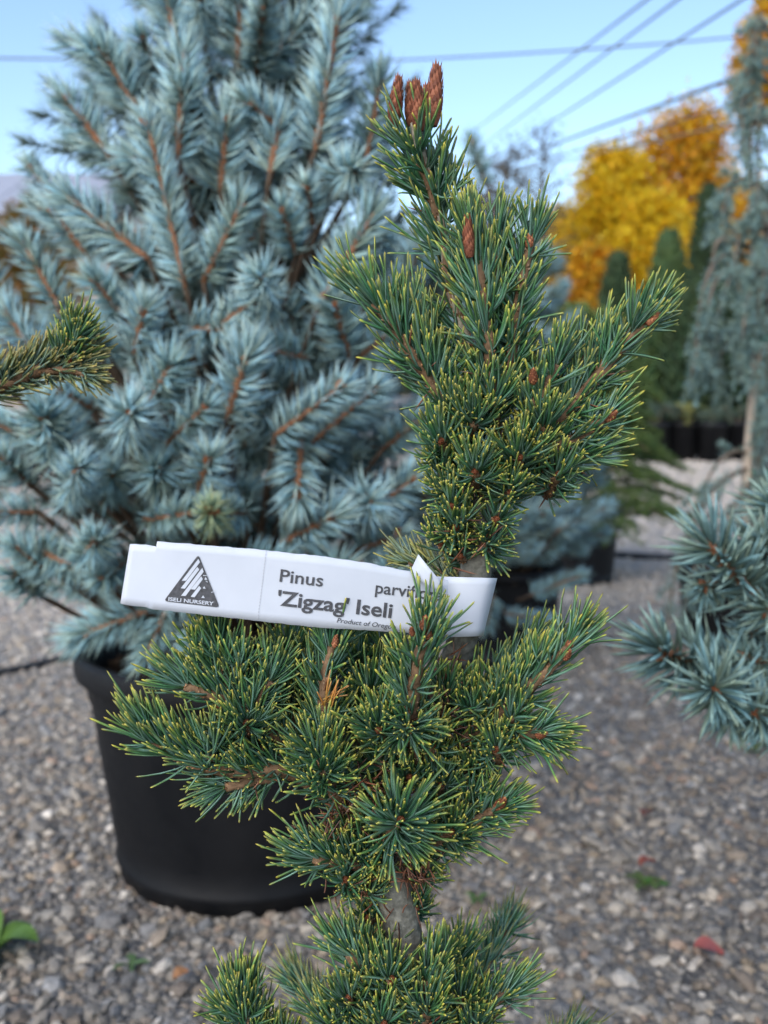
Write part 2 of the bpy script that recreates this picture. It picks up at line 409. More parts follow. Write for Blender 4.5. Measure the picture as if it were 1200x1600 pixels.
# ---- nursery pots
def pot(root, c, r_top, r_bot, h, soil=True):
    """round nursery pot with rolled rim, foot band; parts under root (root sits at c)"""
    mb = MB(); lip = r_top*.055; lh = h*.115
    prof = [(0.0, .006), (r_bot*.90, .006), (r_bot*.93, 0), (r_bot*.985, .004), (r_bot*1.0, h*.07), (r_bot*1.012, h*.085), (r_bot*.995, h*.095)]
    rw = r_top-lip*1.25
    for k in range(1, 8): prof.append((r_bot*.995+(rw-r_bot*.995)*k/7, h*.095+(h-lh-h*.095)*k/7))
    prof += [(rw+.0004, h-lh+.0012), (r_top-.003, h-lh+.002), (r_top-.0008, h-lh+.003), (r_top, h-lh+.006), (r_top+.001, h-.007), (r_top-.003, h-.001), (r_top-.008, h), (r_top-.013, h-.004), (r_top-.016, h*.80), (r_bot*.99, h*.45)]
    lathe(mb, prof, 72)
    put('pot', mb.mesh('pot', M_POT), root)
    sm = MB(); N = 26; Rr = r_top-.0165; V = [(0, 0, h*.865)]
    for i in range(1, 9):
        for j in range(N):
            a = 2*math.pi*j/N; r = Rr*i/8
            V.append((r*math.cos(a), r*math.sin(a), h*(.86-.03*(i/8)**3)+rng.uniform(-.006, .006)))
    q = [[1+(i-1)*N+j, 1+i*N+j, 1+i*N+(j+1) % N, 1+(i-1)*N+(j+1) % N] for i in range(1, 8) for j in range(N)]
    sm.add(V, [[[0, 1+j, 1+(j+1) % N] for j in range(N)], q], (.055, .036, .024))
    nb = 260; a = rng.uniform(0, 2*math.pi, nb); rr = Rr*.95*np.sqrt(rng.random(nb))
    B = np.stack([rr*np.cos(a), rr*np.sin(a), np.full(nb, h*.86)], 1); D = norm(rng.normal(size=(nb, 3))*np.array([1, 1, .35]))
    needles(sm, B, D, rng.uniform(.008, .03, nb), rng.uniform(.003, .008, nb), np.zeros((nb, 3)), [(0, (.10, .06, .035)), (1, (.17, .10, .06))], nseg=2, jit=.5)
    put('soil', sm.mesh('soil', M_SOIL), root)

# ---- the dwarf pine in focus
PY0 = 0.400
PX = PY0/F                                    # metres per photo pixel at the pine
PINE = [(0, (.055, .095, .025)), (.12, (.036, .11, .045)), (.5, (.05, .16, .08)), (.80, (.08, .20, .075)), (.90, (.15, .25, .05)), (.97, (.40, .40, .06)), (1, (.60, .48, .10))]
PINE_PALE = (.30, .46, .43)
DEAD = [(0, (.13, .055, .035)), (.7, (.22, .10, .06)), (1, (.30, .18, .11))]
ORANGE = [(0, (.35, .20, .04)), (.5, (.50, .20, .05)), (1, (.55, .28, .10))]
BARK_BR = (.17, .105, .062); BARK_GR = (.22, .20, .165)
pine = empty('dwarf_pine', (gnd(640, 1600)[0]*0+at(640, 1600, PY0).x, PY0+.012, 0), 'dwarf zigzag pine in sharp focus, with white paper tag round its trunk', 'pine')
def rel(o, p): return Vector(p)-o.location
def pp(a): return np.array(at(a[0], a[1], PY0+a[2]*.001))

trunk_spec = [(640, 1680, 10, 34), (643, 1560, 7, 33), (634, 1480, 4, 31), (622, 1420, 2, 32), (608, 1370, 2, 29), (588, 1320, 5, 28), (572, 1280, 6, 27), (588, 1230, 9, 26), (640, 1150, 12, 25), (692, 1070, 9, 24), (722, 1000, 5, 24), (738, 930, 1, 24), (744, 880, 0, 25), (754, 800, 4, 22), (768, 730, 4, 19), (778, 680, 3, 15), (752, 600, 6, 11), (728, 530, 8, 10), (706, 450, 9, 9), (692, 370, 7, 8.5), (676, 300, 4, 8), (656, 232, 0, 9), (650, 192, 0, 9)]
tp = [np.array([pine.location.x, pine.location.y, .235]), np.array([pine.location.x+.006, pine.location.y, .31])]+[pp(a) for a in trunk_spec]
tr_ = [.0095, .009]+[a[3]*PX for a in trunk_spec]
P_, R_ = smooth_path([p-np.array(pine.location) for p in tp], tr_, .0022)
zc = P_[:, 2]
tm = MB(); tube(tm, P_, R_, 14, BARK_GR, rough=.07)
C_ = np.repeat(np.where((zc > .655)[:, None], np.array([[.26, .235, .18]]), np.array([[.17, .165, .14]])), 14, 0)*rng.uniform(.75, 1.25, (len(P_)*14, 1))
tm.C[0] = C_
put('trunk', tm.mesh('trunk', M_BARK), pine)

def shoot(root, pts, nl=62, dens=1.0, a0=58, a1=24, up=.35, bare=0.0, rad=(8, 5), bud=None, tipn=None, stops=PINE, Yb=None, side=None, W=4.5, name='shoot', seg=5, curve=.42, part=.6):
    """one pine shoot: a twig (part) with its needles and buds as sub-parts; pts in photo pixels + depth in mm"""
    Q = [pp(a) for a in pts]; b = Q[0]
    P, R = smooth_path([q-b for q in Q], np.linspace(rad[0], rad[1], len(Q))*PX, .003)
    length = np.sum(np.linalg.norm(np.diff(P, axis=0), axis=1))/PX
    mb = MB(); tube(mb, P, R, 8, BARK_BR, rough=.16)
    # bark scales and pegs along the twig
    npg = int(length*.35); B, T, f = path_pts(P, npg, 0, .97); u, v = perp(T); az = rng.uniform(0, 6.28, npg)[:, None]; Rr = u*np.cos(az)+v*np.sin(az)
    r_at = (rad[0]+(rad[1]-rad[0])*f)*PX
    needles(mb, B+Rr*(r_at*.8)[:, None], norm(T*.8+Rr*.7), 6*PX, 4.5*PX, np.zeros((npg, 3)), [(0, (.15, .085, .05)), (1, (.30, .18, .10))], nseg=2, jit=.4)
    s = put(name, mb.mesh(name, M_BARK), root, rel(root, b))
    nm = MB(); n = int(length*1.25*dens)
    brush(nm, P, n, nl*PX, W*PX, a0, a1, stops, lo=bare, up=up, tipn=(26*dens if tipn is None else tipn), side=side, curve=curve, pale=PINE_PALE, jit=.28, nseg=seg, rad=rad[1]*.5*PX, part=((0, -1, -.25), part, .5), sd=16, fasc=4, taper=.8)
    nd = int(n*.018)
    if nd: brush(nm, P, nd, nl*.8*PX, 3.4*PX, 80, 50, DEAD, lo=bare*.5, hi=.6, up=-.1, jit=.3, nseg=3)
    put('needles', nm.mesh('needles', M_NEEDLE), s, kind='stuff')
    for (bx, by, bz, ln, tx, ty, tz) in (bud or []):
        p = pp((bx, by, bz)); d = pp((bx+tx, by+ty, bz+tz))-p
        put('bud', BUD_LONG if ln > 50 else BUD_PINE, s, mat4=orient(p-b, d, ln*PX))
    return s
def facing(root, x, y, z=-10, nl=58, n=1.0, dx=0, dy=-12, ln=20, bud=True, **kw):
    """short side shoot that points out at the viewer"""
    kw.setdefault('a0', 74); kw.setdefault('a1', 44); kw.setdefault('up', .75); kw.setdefault('part', 0.0); kw.setdefault('curve', .5); dx = dx*1.6+rng.normal(0, 6); dy = dy*1.3-12+rng.normal(0, 5); n = n*rng.uniform(.75, 1.0); nl = nl*rng.uniform(.88, 1.1)
    return shoot(root, [(x-dx, y-dy+6, z+ln), (x-dx*.4, y-dy*.4+3, z+ln*.4), (x, y, z)], nl, 1.0*n, rad=(9, 6), tipn=int(16*n),
                 bud=[(x, y, z-1, 20, dx*.3, -6, -14)] if bud else None, **kw)
S = lambda *a, **k: shoot(pine, *a, **k)
# leader and the brown buds on its tip
S([(706, 455, 9), (692, 370, 7), (678, 310, 4), (662, 262, 1), (654, 236, 0)], 78, 1.15, a0=34, a1=50, up=.15, rad=(9, 8), tipn=16, curve=.4, part=.35,
  bud=[(614, 200, -2, 74, 7, -60, 0), (655, 208, -6, 74, -3, -60, 0), (643, 200, 2, 66, -2, -60, 0), (674, 200, 0, 94, 6, -66, 2), (664, 204, 4, 70, 2, -60, 3), (654, 200, 6, 62, 0, -60, 3)])
S([(752, 600, 6), (728, 530, 8), (706, 455, 9)], 62, .42, a0=50, a1=38, rad=(10, 9), tipn=4, side=(-.8, 0, 0))
# upright pair in the middle
S([(776, 690, 2), (768, 600, -4), (762, 520, -8), (752, 440, -9), (742, 385, -9)], 72, 1.15, a0=42, a1=22, up=.2, bare=.08, rad=(10, 7), bud=[(734, 404, -14, 62, -3, -50, 0)], tipn=46)
S([(768, 540, 2), (772, 470, 0), (778, 400, -2), (780, 385, -2)], 66, .9, a0=40, a1=25, up=.15, rad=(8, 6))
S([(790, 640, 2), (802, 540, -3), (812, 460, -6), (828, 385, -6)], 62, 1.15, a0=46, a1=30, up=.2, bare=.08, rad=(9, 7), bud=[(826, 388, -8, 26, 3, -20, 0)], tipn=40)
# left arm
S([(712, 655, 0), (668, 590, -4), (632, 540, -8), (602, 492, -10), (580, 478, -10)], 66, 1.35, a0=50, a1=40, up=1.0, bare=.12, rad=(10, 7), tipn=44)
S([(690, 600, 6), (668, 545, 8), (652, 500, 9)], 58, 1.2, a0=42, a1=28, up=.6, rad=(8, 6), tipn=30)
# right arm
S([(830, 690, -2), (880, 650, -4), (930, 592, -7), (980, 530, -9), (1006, 505, -9)], 58, 1.25, a0=52, a1=32, up=.7, bare=.1, rad=(11, 8), bud=[(1010, 508, -12, 26, 14, -14, 0)], tipn=46)
S([(860, 640, 5), (890, 590, 7), (925, 548, 9)], 56, 1.2, a0=50, a1=32, up=.6, rad=(8, 6), tipn=30)
S([(820, 650, -6), (850, 610, -10), (872, 570, -12)], 52, 1.1, a0=60, a1=38, up=.5, rad=(8, 6), bud=[(833, 600, -16, 26, 0, -20, -3), (878, 560, -10, 24, 4, -20, 0)])
S([(850, 700, -4), (900, 685, -8), (945, 655, -9)], 54, 1.25, a0=60, a1=38, up=.4, rad=(9, 7), bud=[(948, 660, -12, 24, 10, -12, -2)])
S([(840, 730, 0), (880, 725, -5), (915, 710, -6)], 54, 1.2, a0=66, a1=42, up=.1, rad=(9, 7))
# knot of side shoots below
facing(pine, 812, 716, -17, 62, 1.5, 6); facing(pine, 690, 690, -14, 56, 1.6, -8); facing(pine, 742, 738, -18, 56, 1.5, -3)
facing(pine, 872, 742, -10, 54, 1.3, 10); facing(pine, 850, 665, -14, 54, 1.2, 5, bud=False); facing(pine, 706, 640, -8, 52, 1.2, -8, bud=False)
facing(pine, 798, 770, -12, 50, 1.2, 6, 4); facing(pine, 700, 770, -10, 50, 1.2, -8, 4); facing(pine, 740, 660, -15, 52, 1.1, 0, bud=False); facing(pine, 770, 630, -12, 50, .8, 4, bud=False)
facing(pine, 775, 812, -12, 46, 1.1, 5, 0, up=0); facing(pine, 712, 825, -12, 46, 1.1, -6, 0); facing(pine, 690, 850, -6, 46, 1.0, -10, 0); facing(pine, 762, 850, -11, 42, .8, 8, 2, bud=False, up=-.1); facing(pine, 705, 792, -16, 48, .9, -4)
facing(pine, 690, 735, -4, 52, 1.2, -12, bud=False); facing(pine, 830, 700, 4, 56, 1.2, 10, bud=False); facing(pine, 720, 870, -10, 40, .7, -6, 4)
# small yellowish shoot behind the tag
S([(735, 930, 6), (690, 900, 18), (640, 878, 26)], 44, 1.3, a0=60, a1=40, up=.5, rad=(7, 5), stops=[(0, (.04, .07, .02)), (.5, (.10, .15, .05)), (1, (.36, .34, .10))])
# front shoot that hides the end of the lettering
S([(650, 1190, -6), (642, 1120, -22), (650, 1050, -34), (664, 998, -38)], 70, 1.1, a0=52, a1=30, up=.2, bare=.05, rad=(12, 9), tipn=24, bud=[(662, 984, -41, 26, 2, -18, -3), (646, 993, -40, 18, -4, -14, -3), (668, 998, -40, 20, 4, -14, -4)])
# upright with dead orange needles
so = S([(522, 1180, -4), (508, 1120, -12), (506, 1075, -15), (518, 1010, -15)], 64, 1.15, a0=52, a1=30, up=.3, bare=.05, rad=(11, 7), tipn=40, bud=[(522, 1012, -20, 20, 3, -16, 0)])
om = MB(); b0 = pp((508, 1100, -22)); k = 11
needles(om, np.repeat((b0-pp((522, 1180, -4)))[None], k, 0)+rng.normal(0, .0012, (k, 3)), norm(np.array([[.45, -.3, .8]])+rng.normal(0, .3, (k, 3))), rng.uniform(34, 60, k)*PX, 3.6*PX, rng.normal(0, .001, (k, 3)), ORANGE, jit=.25)
put('dead_needles', om.mesh('dead_needles', M_NEEDLE), so, kind='stuff')
# upper left arm with three tips
S([(500, 1215, 2), (440, 1158, -6), (398, 1120, -10), (362, 1075, -12), (338, 1015, -12)], 62, 1.05, a0=56, a1=32, up=.4, bare=.3, rad=(14, 7), tipn=42, bud=[(345, 1105, -20, 22, -6, -12, -8)])
S([(380, 1108, -11), (330, 1085, -16), (288, 1072, -18)], 58, 1.5, a0=60, a1=36, up=.7, rad=(9, 7), tipn=36)
S([(392, 1116, -10), (408, 1088, -14), (422, 1062, -15)], 58, 1.3, a0=55, a1=36, up=.3, rad=(8, 6), tipn=30)
facing(pine, 385, 1130, -22, 56, 1.1, -6, -6); facing(pine, 318, 1030, -12, 54, 1.1, -8, bud=False); facing(pine, 375, 1040, -16, 54, 1.0, 4, bud=False)
# left arm, needles swept upward
S([(520, 1250, 2), (450, 1205, -8), (385, 1205, -14), (315, 1195, -17), (258, 1170, -18), (238, 1158, -18)], 66, 1.25, a0=58, a1=42, up=.9, bare=.2, rad=(14, 8), tipn=40)
S([(430, 1215, -8), (385, 1222, -14), (352, 1230, -16)], 52, 1.1, a0=62, a1=48, up=-.3, rad=(9, 7))
facing(pine, 330, 1180, -20, 62, .9, -4, bud=False, up=.9)
# centre
S([(545, 1275, 2), (515, 1225, -16), (500, 1180, -24)], 66, 1.5, a0=70, a1=46, up=.25, rad=(11, 8), tipn=44)
facing(pine, 505, 1205, -24, 66, 1.2, -4, 6, bud=False)
facing(pine, 592, 1142, -26, 60, 1.4, -6, 4); facing(pine, 640, 1138, -32, 60, 1.5, 2, 8, up=-.1); facing(pine, 675, 1165, -20, 54, 1.2, 8, 0)
facing(pine, 580, 1080, -6, 60, 1.3, -6, bud=False); facing(pine, 700, 1090, -8, 58, 1.3, 6, bud=False); facing(pine, 560, 1030, 8, 58, 1.3, -4, bud=False); facing(pine, 610, 1030, 6, 58, 1.3, 0, bud=False)
facing(pine, 445, 1020, 14, 56, 1.3, -4, bud=False); facing(pine, 455, 1100, 6, 54, 1.0, -4, bud=False); facing(pine, 480, 1060, 10, 56, 1.2, 0, bud=False)
facing(pine, 600, 1190, -10, 54, 1.0, 0, bud=False); facing(pine, 640, 1215, -10, 52, 1.0, 0, 4); facing(pine, 560, 1130, 0, 56, 1.0, 0, bud=False); facing(pine, 690, 1225, -8, 52, 1.1, 8)
# right arm
S([(690, 1180, 0), (755, 1135, -8), (825, 1075, -14), (872, 1030, -16), (888, 1012, -16)], 64, 1.2, a0=54, a1=38, up=.45, bare=.08, rad=(12, 8), tipn=46, bud=[(882, 1030, -20, 24, 8, -14, -4), (886, 1012, -17, 26, 12, -16, 0)])
S([(730, 1130, 2), (760, 1080, 6), (800, 1045, 10), (830, 1020, 12)], 56, 1.3, a0=50, a1=34, up=.5, rad=(9, 6), tipn=30)
S([(740, 1150, -4), (800, 1150, -14), (845, 1146, -20)], 60, 1.4, a0=66, a1=46, up=0, rad=(10, 7), tipn=34, bud=[(838, 1150, -22, 24, 14, -4, -4)])
facing(pine, 775, 1172, -22, 56, 1.4, 2, 4); facing(pine, 800, 1120, -18, 58, 1.2, 6, bud=False); facing(pine, 735, 1105, -12, 56, 1.2, 0, bud=False); facing(pine, 770, 1100, -14, 56, 1.2, 4, bud=False); facing(pine, 742, 1195, -8, 54, 1.1, 6, 6)
# lower right
S([(640, 1330, 0), (700, 1305, -8), (745, 1282, -12), (780, 1262, -15)], 56, 1.3, a0=62, a1=42, up=.1, bare=.1, rad=(11, 7), tipn=34, bud=[(776, 1264, -17, 30, 12, -16, -4)])
facing(pine, 705, 1300, -16, 50, 1.1, 4, 6); facing(pine, 735, 1250, -8, 52, 1.0, 6, bud=False)
# big star facing out, and its neighbours
S([(600, 1310, 6), (614, 1300, -14), (625, 1284, -28)], 78, 1.5, a0=80, a1=50, up=.45, rad=(11, 8), tipn=30, W=5.2, part=0, curve=.25, bud=[(626, 1282, -31, 22, 2, -5, -14)])
S([(600, 1365, 2), (550, 1350, -10), (505, 1345, -16), (488, 1342, -17)], 60, 1.4, a0=62, a1=44, up=.5, bare=.1, rad=(11, 8), tipn=38)
facing(pine, 540, 1375, -12, 54, 1.2, -4, 6); facing(pine, 575, 1395, -8, 50, 1.1, -4, 8); facing(pine, 660, 1370, -6, 50, 1.1, 8, 6); facing(pine, 668, 1330, -4, 50, .9, 8, bud=False); facing(pine, 560, 1330, -10, 54, 1.1, -4, bud=False)
facing(pine, 650, 1420, 4, 44, .9, 12, 6); facing(pine, 576, 1435, 2, 44, .7, -10, 8)
# bottom tuft
S([(640, 1640, 2), (600, 1570, -8), (560, 1510, -12), (545, 1490, -12)], 64, 1.4, a0=56, a1=38, up=.3, rad=(12, 8), tipn=40)
S([(645, 1660, 0), (655, 1600, -14), (668, 1530, -18)], 62, 1.3, a0=58, a1=36, up=.3, rad=(11, 8), tipn=36)
S([(650, 1620, 8), (690, 1560, 14), (718, 1500, 18)], 60, 1.5, a0=52, a1=32, up=.4, rad=(10, 7), tipn=36)
S([(650, 1680, 4), (710, 1620, 0), (765, 1570, -2), (790, 1555, -2)], 60, 1.3, a0=54, a1=40, up=.4, rad=(10, 7), tipn=36)
S([(640, 1700, 0), (560, 1650, -10), (520, 1600, -14)], 62, 1.4, a0=58, a1=38, up=.4, rad=(11, 8), tipn=36)
facing(pine, 612, 1530, -22, 60, 1.3, -2); facing(pine, 665, 1580, -26, 60, 1.3, 4); facing(pine, 545, 1560, -18, 60, 1.2, -6); facing(pine, 600, 1600, -26, 60, 1.2, -2); facing(pine, 720, 1560, -6, 58, 1.2, 6); facing(pine, 690, 1500, -2, 50, .9, 6); facing(pine, 580, 1490, -6, 50, 1.0, -6, bud=False); facing(pine, 740, 1610, -10, 58, 1.2, 6)
S([(640, 1740, 4), (520, 1700, -6), (420, 1650, -16), (378, 1590, -20), (374, 1570, -20)], 62, 1.3, a0=50, a1=34, up=.6, bare=.55, rad=(13, 8), tipn=48)
facing(pine, 385, 1590, -24, 56, 1.0, 0, bud=False); facing(pine, 440, 1640, -16, 56, 1.0, 2, bud=False)
# lower whorl below the picture, so that the plant stands whole in its pot
for k in range(9):
    a = k*2.4; z0 = .30+.012*(k % 4); b_ = np.array([pine.location.x+.004, pine.location.y, z0])
    e_ = b_+np.array([math.cos(a)*.075, math.sin(a)*.075, .035]); px0, px1 = pix(b_), pix(e_)
    S([(px0[0], px0[1], (b_[1]-PY0)*1000), ((px0[0]+px1[0])/2, (px0[1]+px1[1])/2+8, ((b_[1]+e_[1])/2-PY0)*1000), (px1[0], px1[1], (e_[1]-PY0)*1000)], 62, .9, a0=56, a1=36, up=.5, bare=.3, rad=(11, 7), tipn=30, seg=3)
# dead brown needles caught between the shoots
dm = MB()
for (x, y, z, sx, sy, n) in [(545, 1268, -10, 30, 26, 55), (560, 1235, -12, 26, 20, 40), (650, 1365, -14, 28, 26, 46), (690, 1120, -14, 18, 36, 34), (700, 1050, -8, 20, 30, 22), (628, 1440, -8, 26, 30, 9), (560, 1385, -12, 40, 18, 26), (740, 830, -13, 30, 40, 22), (640, 1310, -8, 40, 20, 22), (600, 1240, -12, 40, 20, 36), (665, 1590, -14, 50, 30, 20), (500, 1300, -8, 26, 16, 16)]:
    c = np.array([pp((x+rng.normal(0, sx*.6), y+rng.normal(0, sy*.6), z+rng.normal(0, 4))) for _ in range(n)])-np.array(pine.location)
    D = norm(rng.normal(size=(n, 3))*np.array([.8, .5, 1]))
    needles(dm, c, D, rng.uniform(24, 58, n)*PX, 3.3*PX, rng.normal(0, .0012, (n, 3)), DEAD, nseg=3, jit=.45)
put('dead_needles', dm.mesh('dead_needles', M_NEEDLE), pine, kind='stuff')
pot(pine, None, .13, .105, .27)

# ---- paper tag round the trunk
O_ = (188.0, 944.0); SL = math.radians(6.7)
def uv(px, py): return (px-O_[0])*math.cos(SL)+(py-O_[1])*math.sin(SL), (px-O_[0])*math.sin(SL)-(py-O_[1])*math.cos(SL)
def px_of(u, v): return O_[0]+u*math.cos(SL)+v*math.sin(SL), O_[1]+u*math.sin(SL)-v*math.cos(SL)
def lab_y(u, v=0):
    return .3735+.010*(u/520)-.0035*math.sin(max(0, min(1, u/520))*math.pi)+.0004*math.sin(v/95*2.0+u/160)
def labP(px, py, off=0.0):
    u, v = uv(px, py); return at(px, py, lab_y(u, v)-off)
tagroot = empty('plant_tag', at(600, 940, .383), 'white paper plant tag with black lettering wrapped round the pine trunk', 'tag')
def sheet(name, grid, mat=M_PAPER, th=.00018):
    """grid of world points (rows x cols) -> thin two-sided sheet under the tag"""
    G = np.array([[list(p) for p in r] for r in grid])-np.array(tagroot.location); r, c = G.shape[:2]
    V = np.concatenate([G.reshape(-1, 3), (G+np.array([0, th, 0])).reshape(-1, 3)]); n = r*c
    q = [[i*c+j, i*c+j+1, (i+1)*c+j+1, (i+1)*c+j] for i in range(r-1) for j in range(c-1)]
    q2 = [[n+a for a in f[::-1]] for f in q]
    ring = [j for j in range(c)]+[i*c+c-1 for i in range(1, r)]+[(r-1)*c+j for j in range(c-2, -1, -1)]+[i*c for i in range(r-2, 0, -1)]
    e = [[ring[k], n+ring[k], n+ring[(k+1) % len(ring)], ring[(k+1) % len(ring)]] for k in range(len(ring))]
    mb = MB(); mb.add(V, [q, q2, e]); return put(name, mb.mesh(name, mat), tagroot)
top_e = [(203, 850), (225, 851), (244, 853.5), (245.5, 846.5), (300, 850), (400, 858.5), (500, 869), (570, 879), (640, 893), (705, 908)]
bot_e = [(188, 943), (212, 947.5), (230, 949), (232, 951), (300, 958.5), (400, 970), (500, 980.5), (570, 984.5), (640, 989), (700, 996)]
def edge(e, x): return np.interp(x, [a[0] for a in e], [a[1] for a in e])
cols = []
xs_t = np.unique(np.r_[np.linspace(203, 705, 60), [244, 245.5]]); fr = np.linspace(0, 1, len(xs_t))
rows = []
for k in range(9):
    f = k/8; row = []
    for i, xt in enumerate(xs_t):
        xb = 188+(700-188)*(xt-203)/(705-203)
        x = xb+(xt-xb)*f; y = edge(bot_e, xb)+(edge(top_e, xt)-edge(bot_e, xb))*f
        row.append(labP(x, y+(rng.uniform(-.7, .7) if k in (0, 8) else 0)))
    rows.append(row)
sheet('paper_strip', rows)
# the loop that goes round the trunk
plan = [(676, .3862), (695, .3830), (715, .3815), (738, .3815), (756, .3835), (764, .3885), (766, .395), (760, .404), (742, .412), (715, .4145), (690, .411), (672, .401), (666, .392), (676, .3862)]
pl, _ = smooth_path([(a, b*1000, 0) for a, b in plan], 1, 6)
rows = []
for k in range(9):
    f = k/8; row = []
    for x, yy, _z in pl:
        t = (x-690)/75; lean = (-11+22*f)*max(0, min(1, (x-690)/60))
        py_ = (996-2*t)+((901+2.5*t)-(996-2*t))*f
        row.append(at(x+lean, py_+(3 if yy > 400 else 0), yy/1000))
    rows.append(row)
sheet('paper_loop', rows)
# pointed tail folded over the joint
tri = [(655, 867), (640, 896), (655, 915), (694, 941), (692, 904)]
rows = []
for f in np.linspace(0, 1, 5):
    row = []
    for a, b in (((640, 895), (653.7, 866)), ((655, 909), (668, 884)), ((676, 919), (684, 903)), ((694, 927), (695, 919))):
        x, y = a[0]+(b[0]-a[0])*f, a[1]+(b[1]-a[1])*f
        row.append(at(x, y, .3785-.0045*math.sin((x-640)/56*math.pi*.8)))
    rows.append(row)
sheet('folded_tail', rows)

def flat_poly(name, polys, off, mat):
    mb = MB()
    for p in polys:
        V = [labP(x, y, off)-tagroot.location for x, y in p]; mb.add(V, [[list(range(len(p)))]])
    return put(name, mb.mesh(name, mat, False), tagroot)
def lettering(name, txt, px, py, width, cap, mat=M_INK, off=.00035, bold=0.0, shear=0.0, slope=None):
    cu = bpy.data.curves.new('t', 'FONT'); cu.body = txt; cu.size = 1; cu.offset = bold; cu.shear = shear; cu.resolution_u = 3; cu.fill_mode = 'FRONT'
    o = bpy.data.objects.new('t', cu); COL.objects.link(o)
    dg = bpy.context.evaluated_depsgraph_get(); me = bpy.data.meshes.new_from_object(o.evaluated_get(dg))
    bpy.data.objects.remove(o); bpy.data.curves.remove(cu)
    n = len(me.vertices); co = np.empty(n*3, np.float32); me.vertices.foreach_get('co', co); co = co.reshape(-1, 3)
    x0, x1 = co[:, 0].min(), co[:, 0].max(); sx = width/(x1-x0)
    c, s = math.cos(slope or SL), math.sin(slope or SL)
    newc = np.empty_like(co)
    for i in range(n):
        U = (co[i, 0]-x0)*sx; Vv = co[i, 1]*cap/.70
        newc[i] = labP(px+U*c+Vv*s, py+U*s-Vv*c, off)-tagroot.location
    me.vertices.foreach_set('co', newc.ravel()); me.update(); me.materials.clear(); me.materials.append(mat); me.name = name
    return put(name, me, tagroot)
lettering('lettering', 'Pinus', 436.5, 908.5, 68, 19.5, bold=.012)
lettering('lettering', 'parviflora', 586, 926.5, 106, 18.5, bold=.012)
lettering('lettering', "'Zigzag'", 432.5, 945, 112, 22.5, bold=.022)
lettering('lettering', "Iseli", 556, 959, 56, 22.5, bold=.022)
lettering('lettering', 'Product of Oregon', 526, 972.5, 92, 7.4, bold=.004, shear=.22)
def L5(x, y): return 180+x/3.75, 830+y/3.75
def rounded(c3, r=14, n=5):
    o = []; m = len(c3)
    for i in range(m):
        a, b, c = map(np.array, (c3[i-1], c3[i], c3[(i+1) % m])); b = b.astype(float)
        p = b+(a-b)/np.linalg.norm(a-b)*r*1.6; q = b+(c-b)/np.linalg.norm(c-b)*r*1.6
        for k in range(n+1): t = k/n; o.append(tuple((1-t)**2*p+2*t*(1-t)*b+t*t*q))
    return o
tri5 = rounded([(488, 136), (284, 410), (612, 448)], 15)
flat_poly('emblem', [[L5(*p) for p in tri5][::-1]], .00030, M_INK)
st = [[(487, 163), (497, 181), (415, 290), (390, 290)], [(481, 209), (492, 225), (408, 337), (384, 334)], [(510, 215), (518, 238), (412, 380), (386, 378)], [(504, 264), (513, 281), (468, 343), (443, 340)], [(492, 320), (503, 335), (465, 387), (442, 384)],
      [(530, 268), (540, 285), (523, 284)], [(521, 322), (530, 337), (513, 335)], [(515, 376), (525, 392), (505, 390)], [(515, 257), (541, 259), (540, 262), (515, 261)], [(562, 357), (584, 350), (585, 354), (563, 361)], [(531, 290), (543, 297), (541, 300), (530, 294)]]
flat_poly('emblem_stripe', [[L5(*p) for p in q] for q in st], .0007, M_PAPER)
lettering('emblem_lettering', 'ISELI NURSERY', *L5(311, 407), 71, 5.6, M_PAPER, .0007, bold=.02, slope=math.radians(6.0))
perf = []
for k in range(22):
    x0, y0 = 415.5-.65*k*.95, 860+k*5.0
    if y0 < 968: perf.append([(x0, y0), (x0+1.1, y0), (x0+.7, y0+2.6), (x0-.4, y0+2.6)])
mb = MB()
for p in perf: mb.add([labP(x, y, .0003)-tagroot.location for x, y in p], [[[0, 1, 2, 3]]], (.36, .37, .40))
put('perforation', mb.mesh('perforation', M_PAINT, False), tagroot)

# ---- second dwarf pine, whose branch reaches in
pine2 = empty('dwarf_pine', (-.375, .50, 0), 'yellow-green pine branch tip reaching in front of the blue spruce', 'pine')
P_, R_ = smooth_path([(0, 0, .2), (.01, 0, .42), (-.006, .005, .55), (.006, 0, .68), (0, 0, .80)], [.012, .011, .009, .006, .004], .01)
tm = MB(); tube(tm, P_, R_, 10, BARK_GR, rough=.08); put('trunk', tm.mesh('trunk', M_BARK), pine2)
PINE_Y = [(0, (.03, .05, .02)), (.3, (.045, .085, .04)), (.6, (.085, .13, .055)), (.85, (.25, .25, .07)), (1, (.46, .36, .12))]
z2 = 82
b_ = pix((-.365, .50, .66))
def pxd(p): q = pix(p); return (q[0], q[1], (p[1]-PY0)*1000)
shoot(pine2, [pxd((-.367, .50, .655)), (-180, 655, 95), (-60, 622, 86), (20, 596, 80), (80, 570, 78), (118, 562, 78)], 56, 1.15, a0=54, a1=46, up=.7, bare=.28, rad=(15, 10), tipn=34, stops=PINE_Y)
shoot(pine2, [(98, 572, 80), (108, 552, 76), (114, 532, 74)], 56, 2.6, a0=46, a1=34, up=.2, rad=(9, 8), tipn=90, bud=[(109, 566, 70, 16, 0, -10, -6)])
shoot(pine2, [(60, 582, 80), (105, 578, 72), (135, 585, 70)], 40, 1.3, a0=40, a1=30, up=-.1, rad=(8, 6), stops=PINE_Y)
